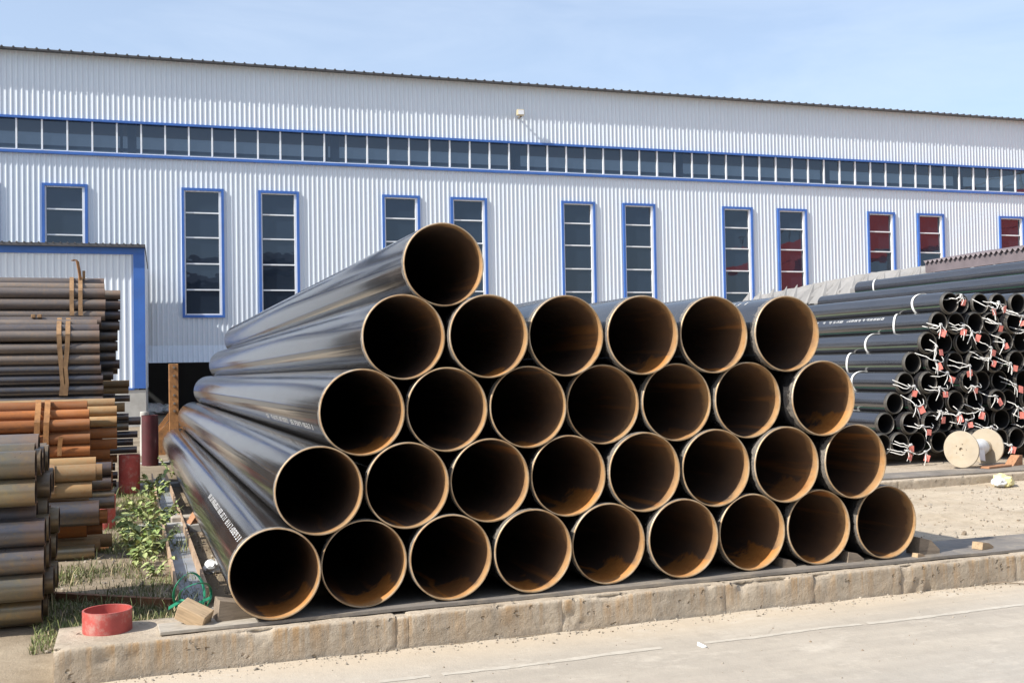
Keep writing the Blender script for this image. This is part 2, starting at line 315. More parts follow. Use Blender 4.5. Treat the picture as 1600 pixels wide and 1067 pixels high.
# ------------------------------------------------------------------ mesh helpers
class MB:
    def __init__(s): s.v = []; s.f = []; s.mi = []; s.sm = []
    def add(s, verts, faces, mi=0, smooth=False):
        o = len(s.v); s.v += [tuple(p) for p in verts]
        s.f += [tuple(i+o for i in fc) for fc in faces]; s.mi += [mi]*len(faces); s.sm += [smooth]*len(faces); return s
    def box(s, c, d, rot=None, mi=0):
        x, y, z = (k/2 for k in d); P = [Vector((sx*x, sy*y, sz*z)) for sx in (-1, 1) for sy in (-1, 1) for sz in (-1, 1)]
        if rot is not None: P = [rot @ p for p in P]
        P = [p+Vector(c) for p in P]
        return s.add(P, [(0,1,3,2), (4,6,7,5), (0,4,5,1), (2,3,7,6), (0,2,6,4), (1,5,7,3)], mi)
    def bevbox(s, c, d, b, rot=None, mi=0):
        x, y, z = (k/2 for k in d); bm = bmesh.new(); bmesh.ops.create_cube(bm, size=1)
        for v in bm.verts: v.co = Vector((v.co.x*d[0], v.co.y*d[1], v.co.z*d[2]))
        bmesh.ops.bevel(bm, geom=bm.edges[:], offset=b, segments=1, affect='EDGES')
        bm.verts.index_update(); P = [v.co.copy() for v in bm.verts]
        if rot is not None: P = [rot @ p for p in P]
        fs = [tuple(v.index for v in f.verts) for f in bm.faces]; bm.free()
        return s.add([p+Vector(c) for p in P], fs, mi)
    def prism(s, poly, vec, mi=0):
        n = len(poly); P = [Vector(p) for p in poly]; Q = [p+Vector(vec) for p in P]
        return s.add(P+Q, [tuple(range(n))[::-1], tuple(range(n, 2*n))]+[(i, (i+1) % n, (i+1) % n+n, i+n) for i in range(n)], mi)
    def tube(s, pts, r, seg=6, mi=0, cap=True):
        P = [Vector(p) for p in pts]; n = len(P); R = r if isinstance(r, (list, tuple)) else [r]*n; V = []; up = None
        for i in range(n):
            t = (P[min(i+1, n-1)]-P[max(i-1, 0)]).normalized()
            if up is None: up = t.orthogonal().normalized()
            a = (up-t*up.dot(t)); a = a.normalized() if a.length > 1e-5 else t.orthogonal().normalized(); up = a; b = t.cross(a)
            V += [P[i]+(a*math.cos(2*PI*k/seg)+b*math.sin(2*PI*k/seg))*R[i] for k in range(seg)]
        F = [(i*seg+k, i*seg+(k+1) % seg, (i+1)*seg+(k+1) % seg, (i+1)*seg+k) for i in range(n-1) for k in range(seg)]
        s.add(V, F, mi, True)
        if cap: s.add(V[:seg], [tuple(range(seg))[::-1]], mi); s.add(V[-seg:], [tuple(range(seg))], mi)
        return s
    def ribbon(s, pts, wdir, w, th, mi=0):
        P = [Vector(p) for p in pts]; n = len(P); W = Vector(wdir).normalized()*w/2; V = []
        for i in range(n):
            t = (P[min(i+1, n-1)]-P[max(i-1, 0)]).normalized(); nn = t.cross(W).normalized()*th/2
            V += [P[i]-W-nn, P[i]+W-nn, P[i]+W+nn, P[i]-W+nn]
        F = [(i*4+k, i*4+(k+1) % 4, i*4+4+(k+1) % 4, i*4+4+k) for i in range(n-1) for k in range(4)]+[(3, 2, 1, 0), (n*4-4, n*4-3, n*4-2, n*4-1)]
        return s.add(V, F, mi)
    def sweep(s, prof, axis, seg=48, closed=False, mi=0, smooth=True):
        """lathe: prof = [(r, t)] turned about local axis 'x', 'y' or 'z'"""
        V = []
        for r, t in prof:
            for k in range(seg):
                c, d = r*math.cos(2*PI*k/seg), r*math.sin(2*PI*k/seg)
                V.append({'y': (c, t, d), 'x': (t, c, d), 'z': (c, d, t)}[axis])
        m = len(prof); F = []
        for i in range(m if closed else m-1):
            j = (i+1) % m
            for k in range(seg):
                q = (i*seg+k, i*seg+(k+1) % seg, j*seg+(k+1) % seg, j*seg+k); F.append(q if axis != 'y' else q[::-1])
        return s.add(V, F, mi, smooth)
    def mesh(s, name, mats):
        me = bpy.data.meshes.new(name); me.from_pydata([tuple(v) for v in s.v], [], s.f)
        for m in (mats if isinstance(mats, (list, tuple)) else [mats]): me.materials.append(MAT[m])
        me.polygons.foreach_set('material_index', s.mi); me.polygons.foreach_set('use_smooth', s.sm); me.update(); return me
    def build(s, name, mats, parent=None, loc=None, rot=None):
        return link(name, s.mesh(name, mats), parent, loc, rot)

def link(name, data, parent=None, loc=None, rot=None):
    o = bpy.data.objects.new(name, data); COL.objects.link(o); o.parent = parent
    if loc is not None: o.location = loc
    if rot is not None: o.rotation_euler = rot
    return o
def empty(name, loc=(0, 0, 0), rz=0):
    o = link(name, None, None, loc, (0, 0, rz)); o.empty_display_size = .2; return o
def tag(o, label=None, cat=None, group=None, kind=None):
    if label: o['label'] = label
    if cat: o['category'] = cat
    if group: o['group'] = group
    if kind: o['kind'] = kind
    return o
def flip_out(me):
    bm = bmesh.new(); bm.from_mesh(me); bmesh.ops.recalc_face_normals(bm, faces=bm.faces); bm.to_mesh(me); bm.free(); return me
def fbm(x, y, sc, seed=0, octv=4):
    return mnoise.fractal(Vector((x*sc, y*sc, seed)), 1.0, 2.0, octv)

# ------------------------------------------------------------------ ground, road, kerb
def yard_z(x, y):
    base = -.125
    k = min(1, max(0, (y-.12)/.35))
    if x < -1.3: k = min(k, min(1, max(0, (y+.2)/1.6)))
    z = -.262*(1-k)+base*k
    if -9 < x < 17 and y < 15:
        z += k*(.022*fbm(x, y, .8, 3, 4)+.008*fbm(x, y, 5, 8, 3))
        if 5.3 < x < 16 and .5 < y < 4.6: z += .03*fbm(x*.6, y, 1.3, 11, 5)*min(1, (x-5.3))
    return z
def grid_obj(name, xs, ys, fn, mat):
    nx, ny = len(xs), len(ys)
    V = [(x, y, fn(x, y)) for y in ys for x in xs]
    F = [(j*nx+i, j*nx+i+1, (j+1)*nx+i+1, (j+1)*nx+i) for j in range(ny-1) for i in range(nx-1)]
    b = MB(); b.add(V, F, 0, True); return b.build(name, mat)
xs = [-600, -200, -80, -40, -20, -12]+list(np.arange(-9, 17, .09))+[17.5, 20, 26, 40, 80, 200, 600]
ys = list(np.arange(-.2, 9, .09))+list(np.arange(9, 15, .3))+[15.5, 18, 24, 34, 60, 120, 300, 800]
tag(grid_obj('ground', [float(x) for x in xs], [float(y) for y in ys], yard_z, 'yard'), kind='structure')
def road_z(x, y):
    if abs(x-3) < 12 and y > -9: return -.262+.006*fbm(x, y, .9, 2, 3)+(.012*max(0, (y+.55)/.35)*(.5+fbm(x, y, 3, 5, 3)) if y > -.55 else 0)
    return -.262
ysr = [-500, -200, -80, -30, -14]+list(np.arange(-9, -1.2, .25))+list(np.arange(-1.2, -.15, .05))
tag(grid_obj('road', [float(x) for x in xs], [float(y) for y in ysr], road_z, 'road'), kind='structure')
mk = MB(); V = []
for i in range(300):
    x0 = .3+i*.027; y0 = -.86+.010*math.sin(i*.11); w = .024+.018*abs(fbm(x0, 0, 2.5, 3, 3))+RND.uniform(-.004, .004)
    V += [(x0, y0-w+RND.uniform(-.004, .004), road_z(x0, y0-w)+.0025), (x0, y0+w+RND.uniform(-.004, .004), road_z(x0, y0+w)+.0025)]
mk.add(V, [(2*i, 2*i+2, 2*i+3, 2*i+1) for i in range(299) if fbm(.3+i*.027, 4, 1.4, 9, 4) > -.22])
tag(mk.build('road_marking', 'mark'), kind='structure')

kerb = tag(empty('kerb', (0, 0, 0)), kind='structure')
def kerb_block(x0, x1, seed, y_front=-.175, y_back=.42, ztop=-.033, zbot=-.34, par=kerb, chip=1.0):
    n = max(3, int((x1-x0)/.022)); prof = []
    r = .022
    for z in np.linspace(zbot, ztop-r, 12): prof.append((0.0, z, -1))
    for a in np.linspace(0.25, .85, 3): prof.append((r*(1-math.cos(a*PI/2)), ztop-r+r*math.sin(a*PI/2), -2))
    for y in np.linspace(r, y_back-y_front, 9): prof.append((y, ztop, 1))
    prof.append((y_back-y_front, zbot, 0)); m = len(prof); V = []
    for i in range(n+1):
        x = x0+(x1-x0)*i/n; e = min(x-x0, x1-x)
        edge = max(0, 1-e/.035)
        for (y, z, k) in prof:
            yy, zz = y_front+y, z
            if k < 0:
                d = .004*fbm(x, z*1.4, 4, seed, 4)+.004*fbm(x, z, 18, seed+3, 3)
                top = max(0, 1-(ztop-z)/.09)
                c = fbm(x, z*.6, 3.2, seed+9, 4); d += chip*max(0, c-.28)*.07*top
                c2 = fbm(x, z, 2.3, seed+21, 4); d += chip*max(0, c2-.5)*.06
                d += edge*edge*.005
                yy += d
                if k == -2: zz -= chip*max(0, c-.15)*.03
            elif k == 1: zz += .004*fbm(x, y, 6, seed+5, 3)-edge*edge*.003
            V.append((x, yy, zz))
    F = [(i*m+j, (i+1)*m+j, (i+1)*m+j+1, i*m+j+1) for i in range(n) for j in range(m-1)]
    b = MB(); b.add(V, F, 0, True); b.add(V[:m], [tuple(range(m))[::-1]]); b.add(V[-m:], [tuple(range(m))])
    return b.build('concrete_block', 'kerb', par)
jx = [-1.36, .79, .88, 2.02, 3.37, 4.17, 5.02, 6.22, 8.6, 11.0]
for i in range(len(jx)-1):
    kerb_block(jx[i]+.0012, jx[i+1]-.0012, 3.1*i+1, y_front=-.178+.002*((i*7) % 3-1), ztop=-.033-(.012 if i == 1 else 0), chip=1.6 if i in (1, 4) else 1.0)
# back sleepers under the big pile (the pile dips slightly to the rear)
for yb in (5.2, 10.2, 14.6):
    zt = -.006*yb-.008
    tag(MB().bevbox((2.5, yb, (zt-.2)/2), (6.7, .26, zt+.2), .012).build('concrete_sleeper', 'concrete_base'), {5.2: 'concrete sleeper beam crossing under the big pipes, nearest the kerb', 10.2: 'concrete sleeper beam crossing under the middle of the big pipes', 14.6: 'concrete sleeper beam under the far ends of the big pipes'}[yb], 'sleeper')
platform = tag(empty('platform', (0, 0, 0)), kind='structure')
for i, (a, b_) in enumerate([(6.4, 9.0), (9.0, 11.6), (11.6, 14.2), (14.2, 17)]):
    kerb_block(a+.004, b_-.004, 50+i*5, y_front=4.62, y_back=5.2, ztop=-.004, par=platform, chip=.5)
MB().box((13.5, 13.2, -.15), (14.2, 16, .30)).build('slab', 'kerb', platform)

# dark plate strip along the kerb, curling at the far end
pl = MB(); n = 120; V = []
for i in range(n+1):
    x = -.60+i*(8.6+.6)/n; wv = .006*math.sin(x*1.9)+(.012*math.sin(max(0, x-5.0)*2.6) if x > 5 else 0)
    yf = -.088+.012*math.sin(x*.9)+.004*math.sin(x*7); yb = .52+.03*math.sin(x*1.3)
    z0 = -.029 + max(0, wv)*.8
    V += [(x, yf, z0), (x, yf, z0+.022), (x, yb, z0+.020), (x, yb, z0-.001)]
F = [(i*4+k, i*4+4+k, i*4+4+(k+1) % 4, i*4+(k+1) % 4) for i in range(n) for k in range(4)]+[(0, 1, 2, 3), (n*4+3, n*4+2, n*4+1, n*4)]
pl.add(V, F); tag(pl.build('steel_plate', 'plate'), 'long dark steel plate laid along the kerb under the big pipe mouths', 'plate')
bd = MB()
c = on_z(290, 972, -.01); bd.bevbox((0, 0, 0), (.62, .24, .024), .003)
tag(bd.build('board', 'board', None, (-.43, .02, -.014), (0, 0, math.radians(2))), 'thin grey weathered board on the kerb under the timber block', 'board')
# plank under the cable reel on the far platform
tag(MB().bevbox((0, 0, 0), (5.4, .55, .022), .003).build('steel_plate', 'plate', None, (9.6, 5.03, .009)), 'dark flat plate on the far platform under the cable reel', 'plate')

# ------------------------------------------------------------------ big pipe pile
D, S = .61, .62375; H = math.sqrt(D*D-(S/2)**2); LP = 15.4; R0 = .3045; RI = .2935
fit = {(0,0):(-.003,-.1),(0,1):(-.004,.007),(0,2):(-.009,-.023),(0,3):(-.006,-.028),(0,4):(-.004,.018),(0,5):(-.006,-.016),(0,6):(.001,.013),(0,7):(.003,.008),(0,8):(.03,-.016),(1,0):(-.003,-.019),(1,6):(0,-.024),(1,7):(.004,-.074),(1,4):(-.004,.011),(2,0):(0,.022),(2,1):(0,.042),(2,3):(-.003,.074),(2,4):(-.004,.054),(2,5):(-.002,.026),(2,6):(.010,-.085),(3,0):(0,.047),(3,2):(-.002,.032),(3,3):(-.002,-.002),(3,4):(.003,.01),(3,5):(.012,-.053),(4,0):(0,.075)}
big = MB()
SEG = 72
big.sweep([(R0, .006), (R0, .4), (R0, LP*.5), (R0, LP)], 'y', SEG, mi=0)
o = len(big.f)
inner = MB().sweep([(RI, .012), (RI, .5), (RI, 2.5), (RI, LP)], 'y', SEG)
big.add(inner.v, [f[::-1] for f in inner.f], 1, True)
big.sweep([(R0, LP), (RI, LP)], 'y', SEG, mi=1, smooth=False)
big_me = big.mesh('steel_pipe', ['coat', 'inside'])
rim = MB(); rim.sweep([(R0, .006), (R0-.0045, -.001)], 'y', SEG, smooth=True); rim.sweep([(R0-.0045, -.001), (RI+.001, -.001)], 'y', SEG, smooth=True); rim.sweep([(RI+.001, -.001), (RI, .012)], 'y', SEG)
for i, f in enumerate(rim.f): pass
rim_me = flip_out(rim.mesh('rim', 'rim'))
ORD = ['first', 'second', 'third', 'fourth', 'fifth', 'sixth', 'seventh', 'eighth', 'ninth']
ROWN = ['bottom row', 'second row up', 'third row up', 'fourth row up']
counts = [9, 8, 7, 6, 1]; bigs = {}
rr = random.Random(4)
def stencil(parent, r, a0, da, y0, y1, seed, sgn=1):
    """illegible white stencil strokes wrapped on the pipe; a = angle round the axis"""
    q = random.Random(seed); b = MB(); y = y0; rad = r+.0012
    def quad(ya, yb, aa, ab):
        V = []
        for yy in (ya, yb):
            for k in range(3):
                a = aa+(ab-aa)*k/2; V.append((rad*math.cos(a), yy, rad*math.sin(a)))
        b.add(V, [(0, 1, 4, 3), (1, 2, 5, 4)])
    while y < y1:
        w = q.uniform(.055, .085); st = .020
        if q.random() < .13: y += .09; continue
        quad(y, y+st, a0, a0+da)
        if q.random() < .75: quad(y+w-st, y+w, a0+(da*.5 if q.random() < .3 else 0), a0+da*(1 if q.random() < .7 else .55))
        for f0 in (0, .42, .84):
            if q.random() < .62: quad(y+st, y+w-st, a0+da*f0, a0+da*(f0+.16))
        y += w+.034
    return tag(b.build('stencil_lettering', 'stencil', parent), 'white stencilled lettering along the pipe, too blurred to read', kind='stuff')
for r in range(5):
    for i in range(counts[r]):
        dx, dy = fit.get((r, i), (0, rr.uniform(-.02, .05)))
        x = (i+r/2)*S+dx; z = D/2+r*H
        o = link('steel_pipe', big_me, None, (x, dy, z)); o.rotation_mode = 'YXZ'; o.rotation_euler = (-.006, rr.uniform(-.5, .5), 0)
        link('rim', rim_me, o)
        if r == 4: lab = 'black coated steel pipe lying alone on top of the big rusty-mouthed pile'
        elif i == 0: lab = 'black rusty-mouthed pipe at the weedy end of the %s, big pile' % ROWN[r]
        elif i == counts[r]-1: lab = 'black rusty-mouthed pipe at the cable-reel end of the %s, big pile' % ROWN[r]
        else: lab = 'black rusty-mouthed pipe, %s from the weedy end, %s, big pile' % (ORD[i], ROWN[r])
        tag(o, lab, 'pipe', 'big coated steel pipes in the pile on the kerb'); bigs[(r, i)] = o
for (r, i, a, y0, y1, sd) in [(0, 0, 130.5, .18, 3.1, 1), (2, 0, 197.5, .40, 3.2, 2), (3, 5, 116, .34, .9, 5)]:
    o = bigs[(r, i)]; ry = o.rotation_euler.y      # lettering placed by its angle in the world, so undo the pipe's own roll
    stencil(o, R0, math.radians(a)+ry, math.radians(8), y0, y1, sd)

# wooden wedges and blocks at the pile
def wedge(loc, sx, sy, sz, rz, mat, lab, flat=.25, tilt=0):
    b = MB(); b.prism([(-sx/2, -sy/2, 0), (sx/2, -sy/2, 0), (sx/2, -sy/2, sz*flat), (sx*.1, -sy/2, sz*.8), (-sx*.42, -sy/2, sz)], (0, sy, 0))
    return tag(b.build('wooden_wedge', mat, None, loc, (0, tilt, rz)), lab, 'wedge', 'wooden wedges chocking the big pipes')
wedge((5.48, .10, -.006), .22, .16, .15, 0, 'wood_dark', 'dark wooden wedge chocking the bottom-row pipe at the cable-reel end')
wedge((5.33, -.02, -.006), .10, .06, .035, .2, 'wood', 'small pale wood chip beside the dark end wedge')
wedge((4.72, .10, -.006), .16, .18, .085, 0, 'wood_dark', 'wooden wedge between the last two bottom-row pipes')
wedge((4.09, .12, -.006), .13, .18, .075, 0, 'wood_dark', 'wooden wedge right of the seventh bottom-row pipe')
wedge((6.10, .07, -.004), .17, .10, .06, .25, 'wood', 'pale split wood wedge lying loose on the dark plate')
wedge((-.262, .11, -.004), .24, .17, .14, .12, 'wood_dark', 'weathered timber wedge against the weedy-end bottom pipe')
blk = MB(); blk.bevbox((0, 0, 0), (.205, .125, .11), .005)
tag(blk.build('timber_block', 'wood', None, (-.515, .05, .055), (math.radians(14), math.radians(24), math.radians(-28))), 'tilted sawn timber block standing on the grey board', 'timber')

# ------------------------------------------------------------------ warehouse
A = -.026; YF = 38.0
wh = tag(empty('warehouse', (0, YF, 0), A), 'long white-ribbed metal warehouse with blue trim and dark strip windows', 'building')
PITCH = 8.33/42
def rib_profile(u0, u1, pitch=PITCH, dep=.022):
    pts = []; k = math.floor(u0/pitch)
    while k*pitch < u1:
        b = k*pitch
        for du, v in ((0, 0), (.103, 0), (.136, -dep), (.165, -dep)): pts.append((b+du, v))
        k += 1
    pts.append((k*pitch, 0)); return pts
def ribbed(name, u0, u1, z0, z1, holes=(), parent=wh, mat='clad', voff=0.0, flare=None):
    pts = rib_profile(u0, u1); b = MB(); 
    for (ua, va), (ub, vb) in zip(pts[:-1], pts[1:]):
        um = (ua+ub)/2; spans = [(z0, z1)]
        for (h0, h1, hz0, hz1) in holes:
            if h0 < um < h1:
                new = []
                for (a, c) in spans:
                    if hz0 > a: new.append((a, min(c, hz0)))
                    if hz1 < c: new.append((max(a, hz1), c))
                spans = [s_ for s_ in new if s_[1]-s_[0] > 1e-4]
        for (a, c) in spans:
            vlo = flare if flare else 0
            b.add([(ua, va+voff-vlo, a), (ub, vb+voff-vlo, a), (ub, vb+voff, c), (ua, va+voff, c)], [(0, 1, 2, 3)])
    return b.build(name, mat, parent)
U0, U1 = -16.0, 66.0
WZ0, WZ1 = 3.88, 9.21; WW = 1.68
wins = []
for k in range(-2, 8):
    for c in (1.96, 5.04): wins.append(c+8.33*k)
wins = [c-(.16 if abs(c+6.37) < .1 else 0) for c in wins if U0+1 < c < U1-1]
holes = [(c-WW/2+.05, c+WW/2-.05, WZ0+.05, WZ1-.05) for c in wins]
CZ0, CZ1 = 10.37, 11.83
ribbed('upper_cladding', U0, U1, CZ1-.03, 14.42)
ribbed('lower_cladding', U0, U1, 2.75, CZ0+.03, holes)
ribbed('flared_skirt', -0.2, 13.0, 2.05, 2.75, flare=.42)
ribbed('base_cladding', 13.0, U1, -.3, 2.75); ribbed('base_cladding', U0, -.6, -.3, 2.75)
# roof with ribs, eave overhang .42
rf = MB(); rz = lambda v: 14.42+.09*(v+.42)
rf.add([(U0, -.42, rz(-.42)-.055), (U1, -.42, rz(-.42)-.055), (U1, -.42, rz(-.42)), (U0, -.42, rz(-.42)), (U0, 26, rz(26)), (U1, 26, rz(26)), (U0, 26, rz(26)-.1), (U1, 26, rz(26)-.1)], [(0, 1, 2, 3), (3, 2, 5, 4), (0, 6, 7, 1)])
roof = rf.build('roof', 'roof_dark', wh)
rb = MB().add([(-.05, -.46, 0), (.05, -.46, 0), (.025, -.46, .055), (-.025, -.46, .055), (-.05, 26, 2.38), (.05, 26, 2.38), (.025, 26, 2.435), (-.025, 26, 2.435)], [(0, 1, 2, 3), (0, 3, 7, 4), (3, 2, 6, 7), (2, 1, 5, 6)]).mesh('roof_rib', 'roof_dark')
k = 0; u = U0+.1
while u < U1: link('roof_rib', rb, roof, (u, 0, rz(-.46)-.012)); u += .4165
# strip window
cw = MB()
cw.box(((U0+U1)/2, -.03, CZ1-.045), (U1-U0, .16, .09)); cw.box(((U0+U1)/2, -.045, CZ0+.055), (U1-U0, .19, .11))
strip = cw.build('strip_window', 'blue', wh)
MB().box(((U0+U1)/2, .05, CZ0+.14), (U1-U0, .10, .06)).build('sill', 'white_frame', strip)
MP = 8.33/9; mu = MB().box((0, .04, 0), (.065, .09, CZ1-CZ0-.25)).mesh('mullion', 'white_frame')
pane_me = MB().add([(-MP/2+.0326, .07, -.605), (MP/2-.0326, .07, -.605), (MP/2-.0326, .07, .615), (-MP/2+.0326, .07, .615)], [(0, 1, 2, 3)]).mesh('pane', 'glass')
u = -5.04-11*MP; pr = random.Random(3)
while u < U1-1:
    link('mullion', mu, strip, (u, 0, (CZ0+CZ1)/2+.04))
    link('pane', pane_me, strip, (u+MP/2, 0, (CZ0+CZ1)/2+.03), (pr.uniform(-.012, .012), 0, pr.uniform(-.015, .015))); u += MP
# tall windows
fr = MB(); FWd = .105
fr.box((-WW/2+FWd/2, -.03, 0), (FWd, .13, WZ1-WZ0)); fr.box((WW/2-FWd/2, -.03, 0), (FWd, .13, WZ1-WZ0))
fr.box((0, -.032, (WZ1-WZ0)/2-FWd/2), (WW-2*FWd, .128, FWd)); fr.box((0, -.032, -(WZ1-WZ0)/2+FWd/2), (WW-2*FWd, .128, FWd))
fr_me = fr.mesh('window', 'blue')
hi = WZ1-WZ0-2*FWd; wi = WW-2*FWd
inn = MB()
inn.box((-wi/2+.025, .03, 0), (.05, .12, hi)); inn.box((wi/2-.05, .025, 0), (.10, .12, hi)); inn.box((0, .03, hi/2-.02), (wi-.13, .12, .04)); inn.box((0, .03, -hi/2+.03), (wi-.13, .12, .06))
inn_me = inn.mesh('inner_frame', 'white_frame')
tr_me = MB().box((0, .04, 0), (wi-.13, .08, .055)).mesh('transom', 'white_frame')
zmid = (WZ0+WZ1)/2; ztr = [8.20, 7.18, 6.10, 5.03]; zb = [WZ1-FWd]+ztr+[WZ0+FWd]
pm = []
for k in range(5):
    h2 = (zb[k]-zb[k+1])/2
    pm.append((MB().add([(-wi/2+.04, 0, -h2), (wi/2-.06, 0, -h2), (wi/2-.06, 0, h2), (-wi/2+.04, 0, h2)], [(0, 1, 2, 3)]).mesh('pane', 'glass'), (zb[k]+zb[k+1])/2))
for c in wins:
    w = link('window', fr_me, wh, (c, 0, zmid)); link('inner_frame', inn_me, w)
    for z in ztr: link('transom', tr_me, w, (0, 0, z-zmid))
    for me, z in pm: link('pane', me, w, (0, .065+pr.uniform(-.003, .003), z-zmid), (pr.uniform(-.014, .014), 0, pr.uniform(-.02, .02)))
# inside: back wall, columns, rail
MB().box(((U0+U1)/2, 25.9, 7), (U1-U0, .2, 15)).box((U0+.1, 13, 7), (.2, 26, 15)).box((U1-.1, 13, 7), (.2, 26, 15)).build('inner_wall', 'interior', wh)
for k in range(-1, 8): MB().box((7.55+8.33*(k-1), .75, 7), (.34, .34, 14.4)).box((7.15+8.33*(k-1), .45, 7), (.10, .10, 14.4)).build('column', 'column', wh)
MB().box(((U0+U1)/2, .95, 10.85), (U1-U0-1, .2, .10)).build('crane_rail', 'column', wh)
MB().box((6, 9, 2.2), (15, .2, 5)).build('partition', 'interior', wh)
# flood lamp on the wall
Wm = Matrix.Translation((0, YF, 0)) @ Matrix.Rotation(A, 4, 'Z')
def whp(u, v, z): return Wm @ Vector((u, v, z))
lm = empty('wall_lamp', whp(15.75, 0, 12.95), A); tag(lm, 'small yellowish flood lamp fixed high on the white warehouse wall', 'lamp')
MB().bevbox((0, -.42, .12), (.34, .20, .28), .03).build('housing', 'lamp', lm); MB().box((.05, -.18, -.03), (.06, .40, .05)).build('bracket', 'bolt', lm); MB().box((0, -.527, .12), (.26, .012, .20)).build('lens', 'white_frame', lm)
# things dimly seen in the open bay
rk = random.Random(12)
def lump(name, loc, r, mat, seed, sq=.6, lab=None, cat=None, group=None):
    bm = bmesh.new(); bmesh.ops.create_icosphere(bm, subdivisions=3, radius=1)
    for v in bm.verts:
        d = 1+.35*mnoise.fractal(v.co*1.6+Vector((seed, 0, 0)), 1, 2, 3); v.co = Vector((v.co.x*r*d, v.co.y*r*d, v.co.z*r*d*sq))
    me = bpy.data.meshes.new(name); bm.to_mesh(me); bm.free(); me.materials.append(MAT[mat])
    o = link(name, me, None, loc); return tag(o, lab, cat, group)
for i, (px, py) in enumerate([(233, 641), (244, 640), (262, 643)]):
    p = on_y(px, py, 40); lump('rubble_sack', (p.x, 40, .12), .42-.05*i, 'plastic', i*3, .62, 'pale sack slumped on the floor of the dark warehouse bay', 'sack', 'sacks in the dark warehouse bay')

# ------------------------------------------------------------------ annex
AN = -8.0; AR = -.215
ax = tag(empty('annex_building', (0, YF, 0), A), 'low white-clad annex with blue corner post and fascia before the warehouse', 'building')
ribbed('wall_cladding', -16, AR-.36, 1.16, 5.62, parent=ax, voff=AN)
MB().box(((-16+AR)/2, AN-.02, 5.70), (16+AR, .12, .22)).build('fascia', 'blue', ax)
MB().box((AR-.18, AN-.03, 3.365), (.36, .16, 4.44)).build('corner_post', 'blue', ax)
MB().box(((-16+AR)/2-.18, AN-.035, 1.125), (16+AR-.36, .13, .05)).build('base_trim', 'blue', ax)
MB().box(((-16+AR)/2, AN+.05, .40), (16+AR, .24, 1.39)).build('plinth', 'concrete_base', ax)
MB().add([(AR, AN+.05, 1.1), (AR, -.43, 1.1), (AR, -.43, 5.8), (AR, AN+.05, 5.8)], [(0, 1, 2, 3)]).build('side_wall', 'clad', ax)
MB().box((AR-.06, AN/2-.3, .35), (.10, -AN-.9, 1.5)).build('side_plinth', 'concrete_base', ax)
ar = MB().box(((-16+AR)/2+.01, AN/2-.35, 5.86), (16+AR+.03, -AN-.10, .09)).build('roof_sheet', 'roof_dark', ax)
arb = MB().prism([(-.03, 0, 0), (.03, 0, 0), (.015, 0, .035), (-.015, 0, .035)], (0, -AN-.12, 0)).mesh('roof_rib', 'roof_dark')
u = -15.9
while u < AR: link('roof_rib', arb, ar, (u, AN-.32, 5.904)); u += .215

# ------------------------------------------------------------------ stack of smaller coated line pipes on the far platform
D2, S2 = .365, .382; H2 = math.sqrt(D2*D2-(S2/2)**2)+.004; R2 = .1815; RI2 = .150; L2 = 11.8
YS = 6.3
b2 = MB(); b2.sweep([(R2, .05), (R2, 1.5), (R2, L2)], 'y', 40, mi=0)
inn2 = MB().sweep([(RI2, .01), (RI2, L2)], 'y', 40); b2.add(inn2.v, [f[::-1] for f in inn2.f], 1, True)
b2.sweep([(R2, L2), (RI2, L2)], 'y', 40, mi=0, smooth=False)
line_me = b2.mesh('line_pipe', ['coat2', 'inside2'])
e2 = MB(); e2.sweep([(R2, .05), (R2-.008, .046)], 'y', 40); e2.sweep([(R2-.008, .046), (R2-.012, .012)], 'y', 40); e2.sweep([(R2-.012, .012), (RI2+.008, 0)], 'y', 40); e2.sweep([(RI2+.008, 0), (RI2, .01)], 'y', 40)
end_me = flip_out(e2.mesh('bare_end', 'ring2'))
def band_mesh(seed):
    q = random.Random(seed); b = MB(); n = 40; sk = q.uniform(-.10, .10); ph = q.uniform(0, 6); V = []; w = .046
    for k in range(n):
        a = 2*PI*k/n; y = sk*math.cos(a)+.015*math.sin(2*a+ph); r = R2+.004+.004*max(0, math.sin(a))
        for yy, r2_ in ((-w/2, r), (w/2, r), (w/2, r+.004), (-w/2, r+.004)): V.append((r2_*math.cos(a), y+yy, r2_*math.sin(a)))
    F = [(k*4+j, ((k+1) % n)*4+j, ((k+1) % n)*4+(j+1) % 4, k*4+(j+1) % 4) for k in range(n) for j in range(4)]
    return flip_out(b.add(V, F).mesh('white_band', 'band_white'))
bands = [band_mesh(i) for i in range(4)]
left_x = [10.08+.188*r for r in range(8)]
rr = random.Random(21)
ROW8 = ['bottom row', 'second row', 'third row', 'fourth row', 'fifth row', 'sixth row', 'seventh row', 'top row']
bdist = {7: .62, 6: .95, 5: 1.25, 4: 1.5, 3: 1.05, 2: 1.3, 1: .75, 0: .7}
fronts = {}
